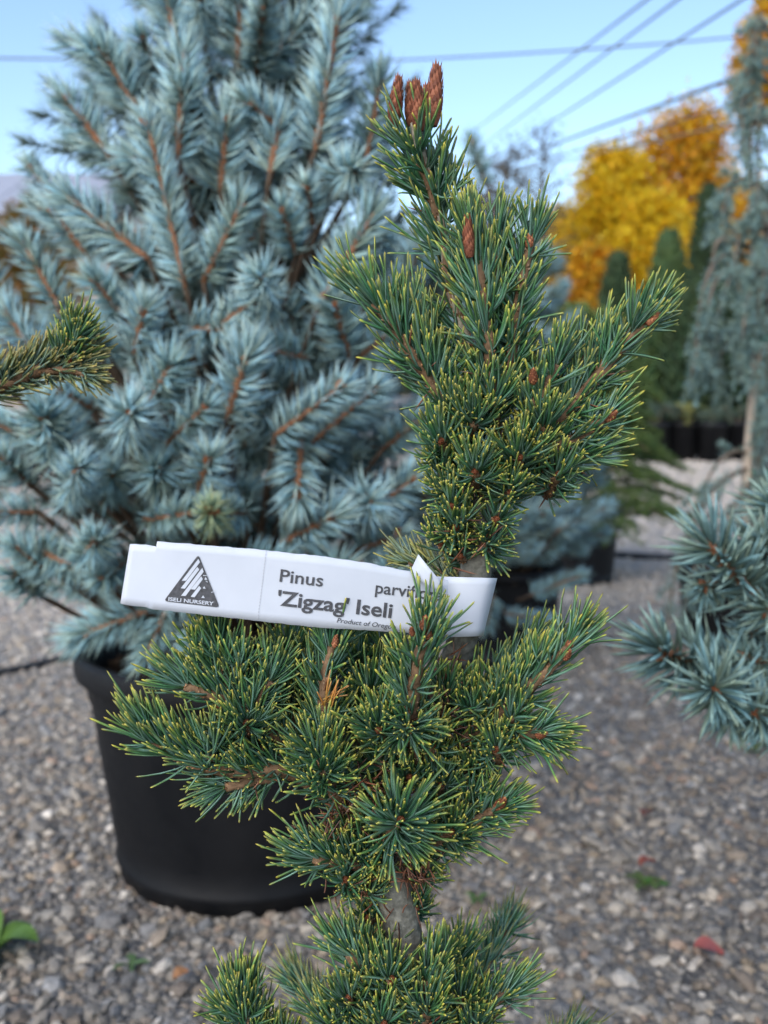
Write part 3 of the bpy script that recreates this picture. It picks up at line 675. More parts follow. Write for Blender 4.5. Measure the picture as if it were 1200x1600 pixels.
for k in range(12):
    a = k*2.4; z0 = .40+.034*k; l = .10-.004*k
    b0 = np.array([-.373, .50, z0]); e0 = b0+np.array([math.cos(a)*l, math.sin(a)*l, .04]); q = pix(e0)
    if q and q[0] > -60: e0 = b0+np.array([-abs(math.cos(a))*l, math.sin(a)*l, .04])
    shoot(pine2, [pxd(b0), pxd((b0+e0)/2-np.array([0, 0, .006])), pxd(e0)], 60, 1.0, a0=56, a1=36, up=.5, bare=.25, rad=(12, 8), tipn=30, seg=3, stops=PINE_Y)
pot(pine2, None, .125, .10, .25)

# ------------------------------------------------------------------ blue spruces
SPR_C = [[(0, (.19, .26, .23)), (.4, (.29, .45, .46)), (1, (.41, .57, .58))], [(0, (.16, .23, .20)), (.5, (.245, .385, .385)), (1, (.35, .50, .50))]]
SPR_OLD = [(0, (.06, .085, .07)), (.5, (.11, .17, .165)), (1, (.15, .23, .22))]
TWIG = (.21, .105, .06)
def spruce_tpl(length, nl, n, stops, W=.0024, twig=.0034, a0=70, a1=48, nseg=2, seed=0, part=((1, 0, 0), .8, .62)):
    P = np.stack([np.sin(np.linspace(0, 2.2, 9)+seed)*length*.02, np.cos(np.linspace(0, 1.7, 9)+seed)*length*.02, np.linspace(0, length, 9)], 1); P -= P[0]
    tw = MB(); tube(tw, P, np.linspace(twig, twig*.72, 9), 6, TWIG, rough=.2)
    nb = int(length*900); B, T, f = path_pts(P, nb); u, v = perp(T); az = rng.uniform(0, 6.28, nb)[:, None]; R = u*np.cos(az)+v*np.sin(az)
    needles(tw, B+R*twig*.7, norm(T*.6+R), .004, .0028, np.zeros((nb, 3)), [(0, TWIG), (1, (.30, .17, .09))], nseg=1, jit=.3)
    nm = MB(); brush(nm, P, n, nl, W, a0, a1, stops, up=0, tipn=int(nl*600), curve=.22, jit=.33, nseg=nseg, taper=.75, sd=7, part=part, spread=.1)
    return tw, nm, P
class Tpl: pass
TPL = []
for i, (ln, va) in enumerate([(.06, 0), (.06, 1), (.09, 0), (.09, 1), (.13, 0), (.13, 1), (.18, 0), (.18, 1)]):
    t = Tpl(); t.len = ln
    t.tw, t.nm, P = spruce_tpl(ln, .037, int(ln*2500)+40, SPR_C[va], seed=i*1.7)
    t.tip = Vector(P[-1]); t.twm = t.tw.mesh('shoot', M_BARK); t.nmm = t.nm.mesh('needles', M_SPRUCE); TPL.append(t)
OLD = []
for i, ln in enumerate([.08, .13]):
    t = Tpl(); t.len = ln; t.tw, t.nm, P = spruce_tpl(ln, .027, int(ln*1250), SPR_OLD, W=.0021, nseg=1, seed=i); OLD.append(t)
NEAR = []
for i, ln in enumerate([.07, .10, .14]):
    t = Tpl(); t.len = ln; t.tw, t.nm, P = spruce_tpl(ln, .036, int(ln*1900)+30, [(0, (.13, .18, .13)), (.4, (.165, .265, .245)), (1, (.24, .36, .33))], W=.0027, seed=i*2.1, nseg=3, a0=66, a1=46)
    t.tip = Vector(P[-1]); t.twm = t.tw.mesh('shoot', M_BARK); t.nmm = t.nm.mesh('needles', M_SPRUCE); NEAR.append(t)
GREENTIP = Tpl(); _tw, _nm, _P = spruce_tpl(.06, .027, 170, [(0, (.12, .17, .08)), (.5, (.27, .36, .22)), (1, (.40, .45, .26))])
GREENTIP.len = .06; GREENTIP.tip = Vector(_P[-1]); GREENTIP.twm = _tw.mesh('shoot', M_BARK); GREENTIP.nmm = _nm.mesh('needles', M_SPRUCE)

def place(a, b, length, out=None):
    """matrix that lays a template of that length from a to b"""
    a, b = Vector(a), Vector(b); d = b-a; k = d.length/length; q = Vector((0, 0, 1)).rotation_difference(d.normalized())
    sxy = max(.8, min(1.2, k))
    Q = q.to_matrix(); o = Vector(out) if out else Vector((random.uniform(-1, 1), random.uniform(-1, 1), 1.2)); o = Q.transposed() @ o
    return Matrix.Translation(a) @ Q.to_4x4() @ Matrix.Rotation(math.atan2(o.y, o.x), 4, 'Z') @ Matrix.Diagonal((sxy, sxy, k, 1))
def add_shoot(root, a, b, tpl=None, buds=True, scale=1.0, tpls=None):
    L = (Vector(b)-Vector(a)).length
    if tpl is None:
        c = sorted(tpls or TPL, key=lambda t: abs(t.len-L/scale))[:2]; tpl = random.choice(c)
    oc = Vector(a)-root.location; oc.z = .12+random.uniform(-.1, .15); M = place(Vector(a)-root.location, Vector(b)-root.location, tpl.len, oc)
    if scale != 1.0: M = M @ Matrix.Diagonal((scale, scale, 1, 1))
    o = put('shoot', tpl.twm, root, mat4=M)
    put('needles', tpl.nmm, o, kind='stuff')
    if buds:
        sc = M.to_scale(); inv = Matrix.Diagonal((1/sc.x, 1/sc.y, 1/sc.z, 1))
        for k in range(random.choice((1, 2, 3))):
            d = Vector((random.uniform(-.7, .7), random.uniform(-.7, .7), 1)) if k else Vector((0, 0, 1))
            put('bud', BUD_SPR, o, mat4=Matrix.Translation(tpl.tip) @ inv @ orient((0, 0, -.002), d, random.uniform(.009, .013)*scale))
    return o
def spruce(name, base, label, z0, z1, rfun, whorl, nbr, maxparts, heroes=(), front=True, keep=lambda a, b: True, trunk_r=.018, elev=(5, 50), soilz=.26, seed=1, dens=1.0, hero_scale=1.0, tpls=None, fill=None):
    rs = np.random.default_rng(seed); random.seed(seed); ffun = fill or rfun
    root = empty(name, base, label, 'spruce')
    tm = MB(); P, R = smooth_path([(0, 0, soilz), (.006, 0, (soilz+z1)/2), (0, 0, z1)], [trunk_r, trunk_r*.7, .004], .03); tube(tm, P, R, 10, (.15, .115, .085), rough=.1); put('trunk', tm.mesh('trunk', M_BARK), root)
    cand = []; bm = MB(); bx, by = base[0], base[1]
    z = z0; 
    while z < z1-.03:
        f = (z-z0)/(z1-z0); n = nbr if f < .8 else max(3, nbr-2); off = rs.uniform(0, 6.28)
        for k in range(n):
            a = off+2*math.pi*k/n+rs.normal(0, .15); Rr = rfun(z)*rs.uniform(.8, 1.03); el = math.radians(elev[0]+(elev[1]-elev[0])*f+rs.normal(0, 8))
            d = np.array([math.cos(a), math.sin(a), 0]); s = np.array([-math.sin(a), math.cos(a), 0]); zz = np.array([0, 0, 1.])
            L = max(.05, Rr); st = np.array([bx, by, z-math.tan(el)*L*.55]); st[2] = max(st[2], soilz+.02)
            tip = np.array([bx, by, z])+d*L+zz*(math.tan(el)*L*.35)
            mid = (st+tip)/2-zz*L*.06
            Q, _ = smooth_path([st, mid, tip], 1, .02)
            bm = MB(); tube(bm, Q-np.array(base), np.linspace(.0075, .0035, len(Q))*(.5+L*1.6), 5, (.14, .10, .07), rough=.1)
            if keep(Q[0], Q[-1]): put('branch', bm.mesh('branch', M_BARK), root)
            # terminal and side shoots
            seg = Q[-1]-Q[max(0, len(Q)-4)]; seg = seg/np.linalg.norm(seg); tl = rs.uniform(.09, .15)*(.6+.4*min(1, L/.2))
            cand.append((Q[-1]-seg*tl*.7, Q[-1]+seg*tl*.35, 1))
            m = int(L/.035*dens)
            for i in range(m):
                g_ = .25+.72*i/max(1, m); p = Q[min(len(Q)-1, int(g_*(len(Q)-1)))]
                sd = (1 if i % 2 else -1); dd = seg*rs.uniform(.5, .95)+s*sd*rs.uniform(.5, .9)+zz*rs.normal(.12, .28); dd /= np.linalg.norm(dd)
                l = rs.uniform(.06, .13)*(1.15-.4*g_)
                cand.append((p, p+dd*l, g_))
        z += whorl*rs.uniform(.85, 1.15)
    cand = [c for c in cand if keep(c[0], c[1])]
    def score(c):
        q = pix(c[1])
        if q is None: return 9
        infr = (-80 < q[0] < 1280 and -80 < q[1] < 1680)
        return (0 if infr else 5)+(c[1][1]-by)-c[2]*.12
    cand.sort(key=score)
    for a, b, g_ in cand[:max(0, maxparts-len(heroes))]: add_shoot(root, a, b, tpls=tpls)
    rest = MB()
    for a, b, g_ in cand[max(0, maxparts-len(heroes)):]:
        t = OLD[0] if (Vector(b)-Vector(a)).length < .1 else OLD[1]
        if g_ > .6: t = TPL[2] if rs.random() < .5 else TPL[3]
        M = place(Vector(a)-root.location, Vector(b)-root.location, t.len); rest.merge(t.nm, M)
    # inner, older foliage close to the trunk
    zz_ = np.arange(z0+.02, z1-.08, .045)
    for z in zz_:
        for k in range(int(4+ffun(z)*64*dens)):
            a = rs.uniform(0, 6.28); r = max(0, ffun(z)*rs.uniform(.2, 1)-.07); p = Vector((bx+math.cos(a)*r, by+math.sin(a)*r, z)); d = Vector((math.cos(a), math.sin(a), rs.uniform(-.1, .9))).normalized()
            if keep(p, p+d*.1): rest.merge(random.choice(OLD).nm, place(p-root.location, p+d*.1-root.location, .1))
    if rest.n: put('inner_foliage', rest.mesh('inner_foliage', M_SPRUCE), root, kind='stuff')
    for h in heroes:
        a, b = h[0], h[1]
        add_shoot(root, a, b, h[2] if len(h) > 2 else None, scale=hero_scale, tpls=tpls)
        aa = np.array(a); tz = max(soilz+.03, aa[2]-.10-.3*math.hypot(aa[0]-bx, aa[1]-by)); st = np.array([bx, by, tz]); mid = (aa+st)/2-np.array([0, 0, .03])
        Q, _ = smooth_path([st, mid, aa], 1, .02); hm = MB(); tube(hm, Q-np.array(base), np.linspace(.006, .003, len(Q)), 6, (.10, .07, .05), rough=.12)
        put('branch', hm.mesh('branch', M_BARK), root)
    return root

POT_Y = 1.33
pc = gnd(392, 1335); base1 = (pc.x, pc.y, 0)
def R1(z): return float(np.interp(z, [.30, .42, .60, .80, .95, 1.10, 1.30, 1.5], [.27, .345, .35, .30, .25, .205, .13, .05]))
def surf(px, py, base, rf, k=1.0):
    """y of the front surface of a crown of revolution at this pixel"""
    Y = base[1]
    for _ in range(30):
        p = at(px, py, Y); r = rf(p.z)*k; dx = p.x-base[0]
        Yn = base[1]-math.sqrt(max(r*r-dx*dx, 0.0)); Y = .5*Y+.5*Yn
    return Y
HERO1 = [((290, 450), (225, 200), 0), ((278, 250), (281, 92), 0), ((232, 405), (108, 312), 0), ((100, 495), (42, 385), 0), ((318, 440), (376, 325), 0), ((500, 475), (578, 342), -.02), ((492, 235), (532, 35), 0),
         ((345, 300), (356, 195), .04), ((458, 228), (393, 163), .03), ((570, 260), (590, 130), .03), ((215, 170), (165, 85), .05), ((162, 232), (108, 158), .05), ((92, 315), (52, 262), .05), ((285, 100), (262, -5), .04), ((372, 95), (376, -10), .08),
         ((420, 70), (478, 25), .1), ((425, 480), (412, 440), -.03, 1), ((462, 400), (446, 335), .02), ((488, 355), (480, 295), .03), ((355, 660), (387, 562), -.04), ((430, 680), (528, 605), -.05), ((490, 690), (580, 608), 0), ((470, 690), (462, 775), -.02),
         ((255, 700), (322, 638), -.04), ((96, 720), (74, 652), -.03, 1), ((110, 780), (122, 738), -.05, 1), ((130, 880), (142, 848), -.05, 1), ((195, 680), (203, 640), -.03, 1), ((35, 850), (110, 885), -.02), ((225, 812), (300, 802), -.05), ((385, 800), (345, 800), -.04), ((440, 850), (518, 812), -.03), ((570, 800), (645, 752), 0), ((560, 860), (620, 838), 0),
         ((230, 955), (140, 985), -.05), ((262, 950), (228, 1022), -.05), ((330, 960), (300, 1010), -.06), ((0, 520), (-20, 440), 0), ((25, 620), (-10, 560), -.02), ((170, 560), (140, 520), -.03), ((230, 640), (262, 575), -.03), ((480, 560), (420, 545), -.01), ((560, 560), (610, 520), .03), ((620, 470), (650, 400), .05), ((600, 700), (655, 660), .03),
         ((620, 430), (690, 380), .10), ((50, 760), (5, 720), -.02), ((60, 930), (20, 900), .0), ((150, 640), (95, 610), -.03), ((310, 770), (330, 720), -.04), ((380, 880), (430, 880), -.04), ((200, 880), (160, 900), -.04), ((200, 500), (150, 440), -.01), ((350, 505), (400, 470), -.02), ((70, 570), (15, 490), -.01), ((545, 560), (528, 480), .02), ((610, 580), (625, 500), .05), ((210, 560), (228, 490), -.01), ((60, 800), (0, 800), -.02), ((60, 690), (-10, 660), -.02), ((90, 900), (30, 860), -.02), ((20, 700), (-40, 740), -.01)]
hs = []
for h in HERO1:
    (ax, ay), (bx_, by_), dz = h[:3]; Ya = surf(ax, ay, base1, R1, .93)+dz+.02; Yb = surf(bx_, by_, base1, R1, 1.0)+dz-(.05 if len(h) > 3 else .0)
    hs.append((tuple(at(ax, ay, Ya)), tuple(at(bx_, by_, Yb))))
pgt = at(332, 800, surf(332, 800, base1, R1, 1.0)-.09)
hs.append((tuple(at(330, 815, pgt.y+.06)), tuple(pgt), GREENTIP))
# more shoots over the crown's outer surface, wherever the listed ones leave room
rs = np.random.default_rng(31); segs = [(np.array(h[0]), np.array(h[1])) for h in HERO1]
for yy in range(20, 960, 62):
    for xx in range(-20, 700, 66):
        x, y = xx+rs.uniform(-24, 24), yy+rs.uniform(-22, 22)
        lo_, hi_ = np.interp(y, [0, 200, 400, 600, 850, 960], [200, 120, 0, -60, -20, 130]), np.interp(y, [0, 200, 400, 600, 850, 960], [570, 600, 660, 690, 660, 560])
        if not lo_ < x < hi_: continue
        if min(min(np.hypot(*(a+(b-a)*t-np.array([x, y]))) for t in (0, .33, .66, 1)) for a, b in segs) < 44: continue
        cx = (x-390)/300; L = rs.uniform(60, 110)
        dirn = np.array([cx*.9+rs.normal(0, .45), np.interp(y, [0, 450, 700, 950], [-1.1, -.8, -.1, .3])+rs.normal(0, .4)]); dirn /= max(.6, np.linalg.norm(dirn)); foc = rs.random() < np.interp(y, [200, 600], [.15, .5])
        if foc: dirn *= .45
        b2 = np.array([x, y])+dirn*L; segs.append((np.array([x, y]), b2))
        Ya = surf(x, y, base1, R1, .86)+rs.uniform(.0, .05); Yb = surf(b2[0], b2[1], base1, R1, .94)-(.06 if foc else 0)+rs.uniform(0, .04)
        if abs(Ya-Yb) > .13: Yb = Ya-.1
        hs.append((tuple(at(x, y, Ya)), tuple(at(b2[0], b2[1], Yb))))
spruce1 = spruce('blue_spruce', base1, 'large blue spruce in the wide black pot behind the paper tag', .37, 1.45, lambda z: R1(z)*.70, .10, 5, 296, hs, trunk_r=.022, soilz=.25, seed=3, elev=(4, 52), fill=lambda z: R1(z)*float(np.interp(z, [.4, .8, 1.1], [.97, .88, .72])))
pot(spruce1, None, .222, .176, .304)

# second, smaller blue spruce behind the pine
pc = gnd(795, 1000); base2 = (at(785, 1000, 2.35).x, 2.35, 0)
def R2(z): return float(np.interp(z, [.2, .3, .5, .75, 1.0, 1.25], [.19, .225, .18, .12, .055, .02]))
hs2 = []
for (a, b, dz) in [((760, 290), (738, 222), 0), ((870, 830), (945, 790), -.02), ((830, 930), (905, 900), -.04), ((790, 960), (850, 965), -.05), ((850, 560), (895, 500), -.02), ((840, 480), (870, 455), 0), ((880, 700), (930, 640), 0), ((770, 930), (760, 975), -.05)]:
    hs2.append((tuple(at(*a, surf(*a, base2, R2)+dz)), tuple(at(*b, surf(*b, base2, R2)+dz-.02))))
spruce2 = spruce('blue_spruce', base2, 'smaller blue spruce in black pot directly behind the dwarf pine', .28, .95, R2, .085, 5, 170, hs2, trunk_r=.013, soilz=.16, seed=5)
pot(spruce2, None, .142, .118, .225)

# near spruce at the side, only its branch ends reach in
base3 = (.62, .86, 0)
def keep3(a, b):
    for p in (a, b):
        q = pix(p)
        if q and q[0] < 1235 and -200 < q[1] < 1700: return False
    return True
hs3 = []
def H3(ax, ay, aY, bx, by, bY): hs3.append((tuple(at(ax, ay, aY)), tuple(at(bx, by, bY))))
H3(1150, 1110, .80, 1122, 1065, .66); H3(1150, 1060, .76, 1035, 1022, .70); H3(1260, 1150, .78, 1188, 1108, .68); H3(1200, 945, .74, 1118, 858, .70); H3(1290, 1000, .80, 1200, 945, .74)
H3(1270, 1060, .80, 1150, 1075, .74); H3(1240, 880, .82, 1192, 858, .74); H3(1250, 1060, .76, 1165, 1020, .74); H3(1260, 980, .84, 1175, 985, .80); H3(1150, 905, .76, 1100, 920, .74); H3(1280, 830, .86, 1215, 800, .80)
spruce3 = spruce('blue_spruce', base3, 'grey-green spruce branch ends hanging over the gravel, pale buds at their tips', .36, 1.15, lambda z: float(np.interp(z, [.3, .5, .8, 1.15], [.24, .25, .18, .04])), .075, 6, 150, hs3, keep=keep3, trunk_r=.015, soilz=.22, seed=9, tpls=NEAR)
pot(spruce3, None, .16, .13, .26)

# ------------------------------------------------------------------ weeping cedar, staked, in its pot
base4 = (at(1150, 900, 2.45).x, 2.45, 0)
cedar = empty('weeping_cedar', base4, 'tall weeping blue cedar with hanging branchlets tied to a wooden stake', 'cedar')
def c4(px, py, Y): return np.array(at(px, py, Y))-np.array(base4)
tm = MB(); P, R = smooth_path([(0.02, 0, .16), c4(1195, 740, 2.46), c4(1205, 560, 2.47), c4(1200, 350, 2.45), c4(1225, 150, 2.45), c4(1215, 40, 2.42)], [.013, .012, .011, .009, .007, .004], .03)
tube(tm, P, R, 9, (.16, .15, .13), rough=.1); put('trunk', tm.mesh('trunk', M_BARK), cedar)
CED = [(0, (.14, .21, .175)), (.5, (.22, .33, .30)), (1, (.30, .42, .38))]
def hang(pts, n, nl=.022):
    Q, R = smooth_path([c4(*p) for p in pts], np.linspace(.006, .0018, len(pts)), .015)
    mb = MB(); tube(mb, Q, R, 5, (.17, .13, .10), rough=.1); o = put('branch', mb.mesh('branch', M_BARK), cedar)
    nm = MB(); brush(nm, Q, n, nl, .003, 68, 50, CED, lo=.15, tipn=10, jit=.3, nseg=2)
    # short spurs
    B, T, f = path_pts(Q, max(4, n//14), .2, 1)
    for b, t in zip(B, T):
        d = norm((t+rng.normal(0, .6, 3))[None])[0]; brush(nm, np.array([b, b+d*.02+np.array([0, 0, -.004]), b+d*.045+np.array([0, 0, -.015])]), 26, nl, .003, 65, 40, CED, jit=.3, nseg=2, tipn=6)
    put('needles', nm.mesh('needles', M_SPRUCE), o, kind='stuff')
rs = np.random.default_rng(21)
HANGS = [[(1200, 130, 2.45), (1170, 110, 2.40), (1160, 170, 2.38), (1163, 250, 2.38)], [(1205, 200, 2.45), (1180, 180, 2.4), (1172, 260, 2.38), (1178, 340, 2.38)], [(1200, 300, 2.45), (1150, 285, 2.42), (1130, 330, 2.4), (1135, 400, 2.4)],
         [(1200, 400, 2.45), (1130, 400, 2.40), (1100, 450, 2.36), (1085, 560, 2.35), (1078, 610, 2.35)], [(1203, 440, 2.46), (1150, 425, 2.38), (1125, 480, 2.36), (1110, 550, 2.36)], [(1205, 470, 2.46), (1175, 450, 2.38), (1160, 520, 2.36), (1158, 590, 2.36)],
         [(1200, 360, 2.45), (1165, 350, 2.40), (1148, 410, 2.38), (1160, 470, 2.38)], [(1215, 560, 2.46), (1190, 545, 2.38), (1186, 600, 2.36), (1190, 680, 2.36)], [(1215, 620, 2.46), (1195, 640, 2.40), (1188, 720, 2.40), (1186, 790, 2.40)],
         [(1215, 100, 2.45), (1240, 90, 2.4), (1250, 190, 2.4), (1248, 330, 2.4)], [(1215, 250, 2.45), (1250, 260, 2.4), (1270, 380, 2.4), (1275, 480, 2.4)], [(1205, 480, 2.46), (1250, 470, 2.42), (1280, 560, 2.42), (1290, 660, 2.42)], [(1205, 560, 2.46), (1240, 600, 2.5), (1260, 700, 2.5), (1250, 780, 2.5)],
         [(1210, 60, 2.43), (1190, 40, 2.42), (1182, 90, 2.41), (1184, 140, 2.41)], [(1205, 330, 2.45), (1190, 300, 2.40), (1180, 350, 2.4), (1185, 430, 2.4)], [(1200, 420, 2.45), (1190, 400, 2.39), (1180, 440, 2.38), (1182, 520, 2.38)], [(1205, 520, 2.46), (1180, 500, 2.42), (1130, 545, 2.44), (1122, 600, 2.44)]]
for h in HANGS:
    hang(h, 150)
    h2 = [(x+rs.uniform(-14, 14)*(i > 0), y+rs.uniform(-25, 25)*(i > 0), Y+rs.uniform(-.05, .09)) for i, (x, y, Y) in enumerate(h)]; hang(h2, 110)
hang([(1195, 720, 2.46), (1120, 760, 2.35), (1065, 860, 2.28), (1045, 960, 2.25), (1040, 1010, 2.24)], 190, .024)
hang([(1195, 720, 2.46), (1140, 800, 2.36), (1085, 890, 2.30), (1068, 960, 2.29)], 150, .024)
hang([(1195, 720, 2.46), (1150, 705, 2.40), (1110, 740, 2.36), (1080, 830, 2.33)], 60, .02)
pot(cedar, None, .145, .12, .20)
stk = empty('plant_stake', (at(1163, 900, 2.42).x, 2.42, .14), 'thin pale wooden stake standing beside the weeping cedar trunk', 'stake')
mb = MB(); P, R = smooth_path([Vector((0, 0, 0)), at(1163, 800, 2.42)-stk.location, at(1175, 640, 2.43)-stk.location, at(1182, 545, 2.44)-stk.location], [.012, .012, .0115, .011], .04); tube(mb, P, R, 10, (.52, .43, .34), rough=.05); put('stake_pole', mb.mesh('stake_pole', M_WOOD), stk)
for (x, y) in ((1176, 738), (1190, 530)):
    a = at(x, y, 2.44)-stk.location; mb = MB(); th = np.linspace(0, 2*math.pi, 17)
    tube(mb, [np.array(a)+np.array([math.cos(t)*.034+.012, math.sin(t)*.03, .004*math.sin(2*t)]) for t in th], .006, 6, (.02, .16, .09)); put('green_tie', mb.mesh('green_tie', M_PAINT), stk)

# ------------------------------------------------------------------ feathery green conifer by the path
base5 = (at(905, 860, 3.3).x, 3.3, 0)
conifer = empty('green_conifer', base5, 'soft feathery green conifer spreading beside the gravel path', 'conifer')
tm = MB(); P, R = smooth_path([(0, 0, .12), (.01, 0, .45), (0, 0, .88)], [.014, .011, .004], .03); tube(tm, P, R, 8, (.13, .09, .06)); put('trunk', tm.mesh('trunk', M_BARK), conifer)
GRN = [(0, (.07, .12, .03)), (.5, (.12, .20, .05)), (1, (.20, .29, .085))]
rs = np.random.default_rng(4)
for k in range(76):
    z = .20+.66*k/76; a = k*2.4; L = (.40-.30*(k/76))*rs.uniform(.8, 1.15); d = np.array([math.cos(a), math.sin(a), 0])
    Q, R = smooth_path([np.array([0, 0, z-.03]), d*L*.5+np.array([0, 0, z+.03]), d*L+np.array([0, 0, z-.03])], [.005, .003, .0015], .03)
    mb = MB(); tube(mb, Q, R, 5, (.13, .09, .06)); o = put('branch', mb.mesh('branch', M_BARK), conifer); nm = MB()
    s = np.array([-d[1], d[0], 0])
    for i in range(9):
        p = Q[int((.2+.75*i/9)*(len(Q)-1))]; l = .11*(1-.5*i/9)
        for sd in (-1, 1): brush(nm, np.array([p, p+(d*.7+s*sd*.8)*l*.5, p+(d*.9+s*sd*.9)*l+np.array([0, 0, -.02])]), 44, .026, .004, 55, 35, GRN, jit=.35, nseg=1)
    brush(nm, Q, 60, .022, .003, 60, 30, GRN, lo=.3, jit=.35, nseg=1)
    put('needles', nm.mesh('needles', M_SPRUCE), o, kind='stuff')
pot(conifer, None, .13, .11, .19)

# ------------------------------------------------------------------ row of potted conifers across the path
def far_pot(root, r, h):
    mb = MB(); lathe(mb, [(0, .004), (r*.82, 0), (r*.95, h*.86), (r*1.02, h*.87), (r*1.02, h*.99), (r*.96, h), (r*.93, h*.9), (0, h*.88)], 24); put('pot', mb.mesh('pot', M_POT), root)
def arborvitae(px, py_top, Y, wpx, label, cols, z0=.25, seed=0, n=2600, name='upright_conifer'):
    t = at(px, py_top, Y); H = t.z; r = wpx*Y/F/2; rs = np.random.default_rng(seed)
    root = empty(name, (t.x, Y, 0), label, 'conifer'); far_pot(root, min(.24, r*.8), .36)
    mb = MB(); tube(mb, [(0, 0, .3), (0, 0, H*.6), (0, 0, H*.97)], [.04, .025, .008], 7, (.12, .085, .06)); put('trunk', mb.mesh('trunk', M_BARK), root)
    cm = MB(); f = rs.random(n)**.8; z = z0+.12+(H-z0-.12)*f; prof = np.clip(np.sin(np.clip((1-f), 0, 1)**.75*math.pi*.56), 0, 1)
    lump = 1+.22*np.sin(f*17+seed)*np.sin(rs.random(n)*6.28)
    a = rs.uniform(0, 6.28, n); rr = r*prof*np.sqrt(rs.uniform(.35, 1, n))*lump
    B = np.stack([rr*np.cos(a), rr*np.sin(a), z-.08], 1); D = norm(np.stack([np.cos(a)*.45, np.sin(a)*.45, np.ones(n)], 1)+rs.normal(0, .22, (n, 3)))
    needles(cm, B, D, rs.uniform(.08, .18, n), rs.uniform(.03, .06, n), rs.normal(0, .02, (n, 3)), cols, nseg=2, jit=.4, flat=.4)
    put('crown', cm.mesh('crown', M_LEAF), root)
    return root
DKG = [(0, (.016, .032, .014)), (.6, (.028, .055, .022)), (1, (.048, .085, .032))]
MDG = [(0, (.03, .055, .018)), (.6, (.05, .095, .03)), (1, (.085, .14, .05))]
BLG = [(0, (.05, .08, .055)), (.6, (.085, .13, .095)), (1, (.13, .185, .14))]
arborvitae(966, 398, 10.5, 62, 'dark green cone-shaped evergreen in front of the yellow trees', DKG, seed=1)
arborvitae(1108, 292, 12.0, 58, 'tallest dark columnar evergreen before the orange tree', DKG, seed=2, n=3400)
arborvitae(1046, 365, 10.0, 66, 'mid-green pointed evergreen between two darker ones', MDG, seed=3, n=3600)
arborvitae(1010, 475, 9.4, 84, 'light green bushy evergreen at the back of the pot row', MDG, seed=5, n=2600)
arborvitae(1085, 440, 9.2, 92, 'blackish green evergreen right behind the golden juniper', DKG, seed=6, n=3000)
arborvitae(1150, 420, 9.6, 90, 'deep green evergreen behind the weeping cedar', DKG, seed=7, n=2600)
arborvitae(905, 490, 11.5, 80, 'dull green evergreen behind the smaller blue spruce', MDG, seed=8, n=2400)
arborvitae(1215, 380, 10.5, 100, 'broad green evergreen beyond the weeping cedar', MDG, seed=9, n=2400)
def juniper(px, Y, label, cols, hgt, wid, seed, lean=0):
    rs = np.random.default_rng(seed); g0 = at(px, 700, Y); root = empty('potted_juniper', (g0.x, Y, 0), label, 'juniper', 'junipers in the far pot row')
    far_pot(root, .13, .33); mb = MB()
    for k in range(11):
        a = rs.uniform(0, 6.28); L = wid*rs.uniform(.6, 1.1); d = np.array([math.cos(a)+lean, math.sin(a), 0])
        Q, _ = smooth_path([(0, 0, .28), d*L*.5+np.array([0, 0, .30+hgt]), d*L+np.array([0, 0, .30+hgt*rs.uniform(.1, .9)])], 1, .04)
        tube(mb, Q, .006, 4, (.12, .08, .05)); brush(mb, Q, 90, .06, .012, 60, 35, cols, lo=.25, jit=.35, nseg=1, m=1)
    put('crown', mb.mesh('crown', [M_BARK, M_LEAF]), root)
GLD = [(0, (.16, .19, .05)), (.6, (.34, .35, .09)), (1, (.48, .46, .15))]
juniper(1022, 8.5, 'blue-green juniper spilling over a black pot, first of the far row', BLG, .16, .26, 1)
juniper(1066, 8.6, 'golden-yellow juniper in a black pot of the far row', GLD, .16, .20, 2, .5)
juniper(1112, 8.5, 'small pale juniper in a black pot next to the golden one', BLG, .10, .16, 3)
juniper(1150, 8.7, 'bluish juniper in the far pot row beside the wooden stake', BLG, .14, .22, 4)
juniper(1196, 8.6, 'dark green juniper in the far pot row behind the stake', MDG, .15, .22, 5)
juniper(975, 8.8, 'green juniper in the far pot row half behind the feathery conifer', MDG, .15, .22, 6)

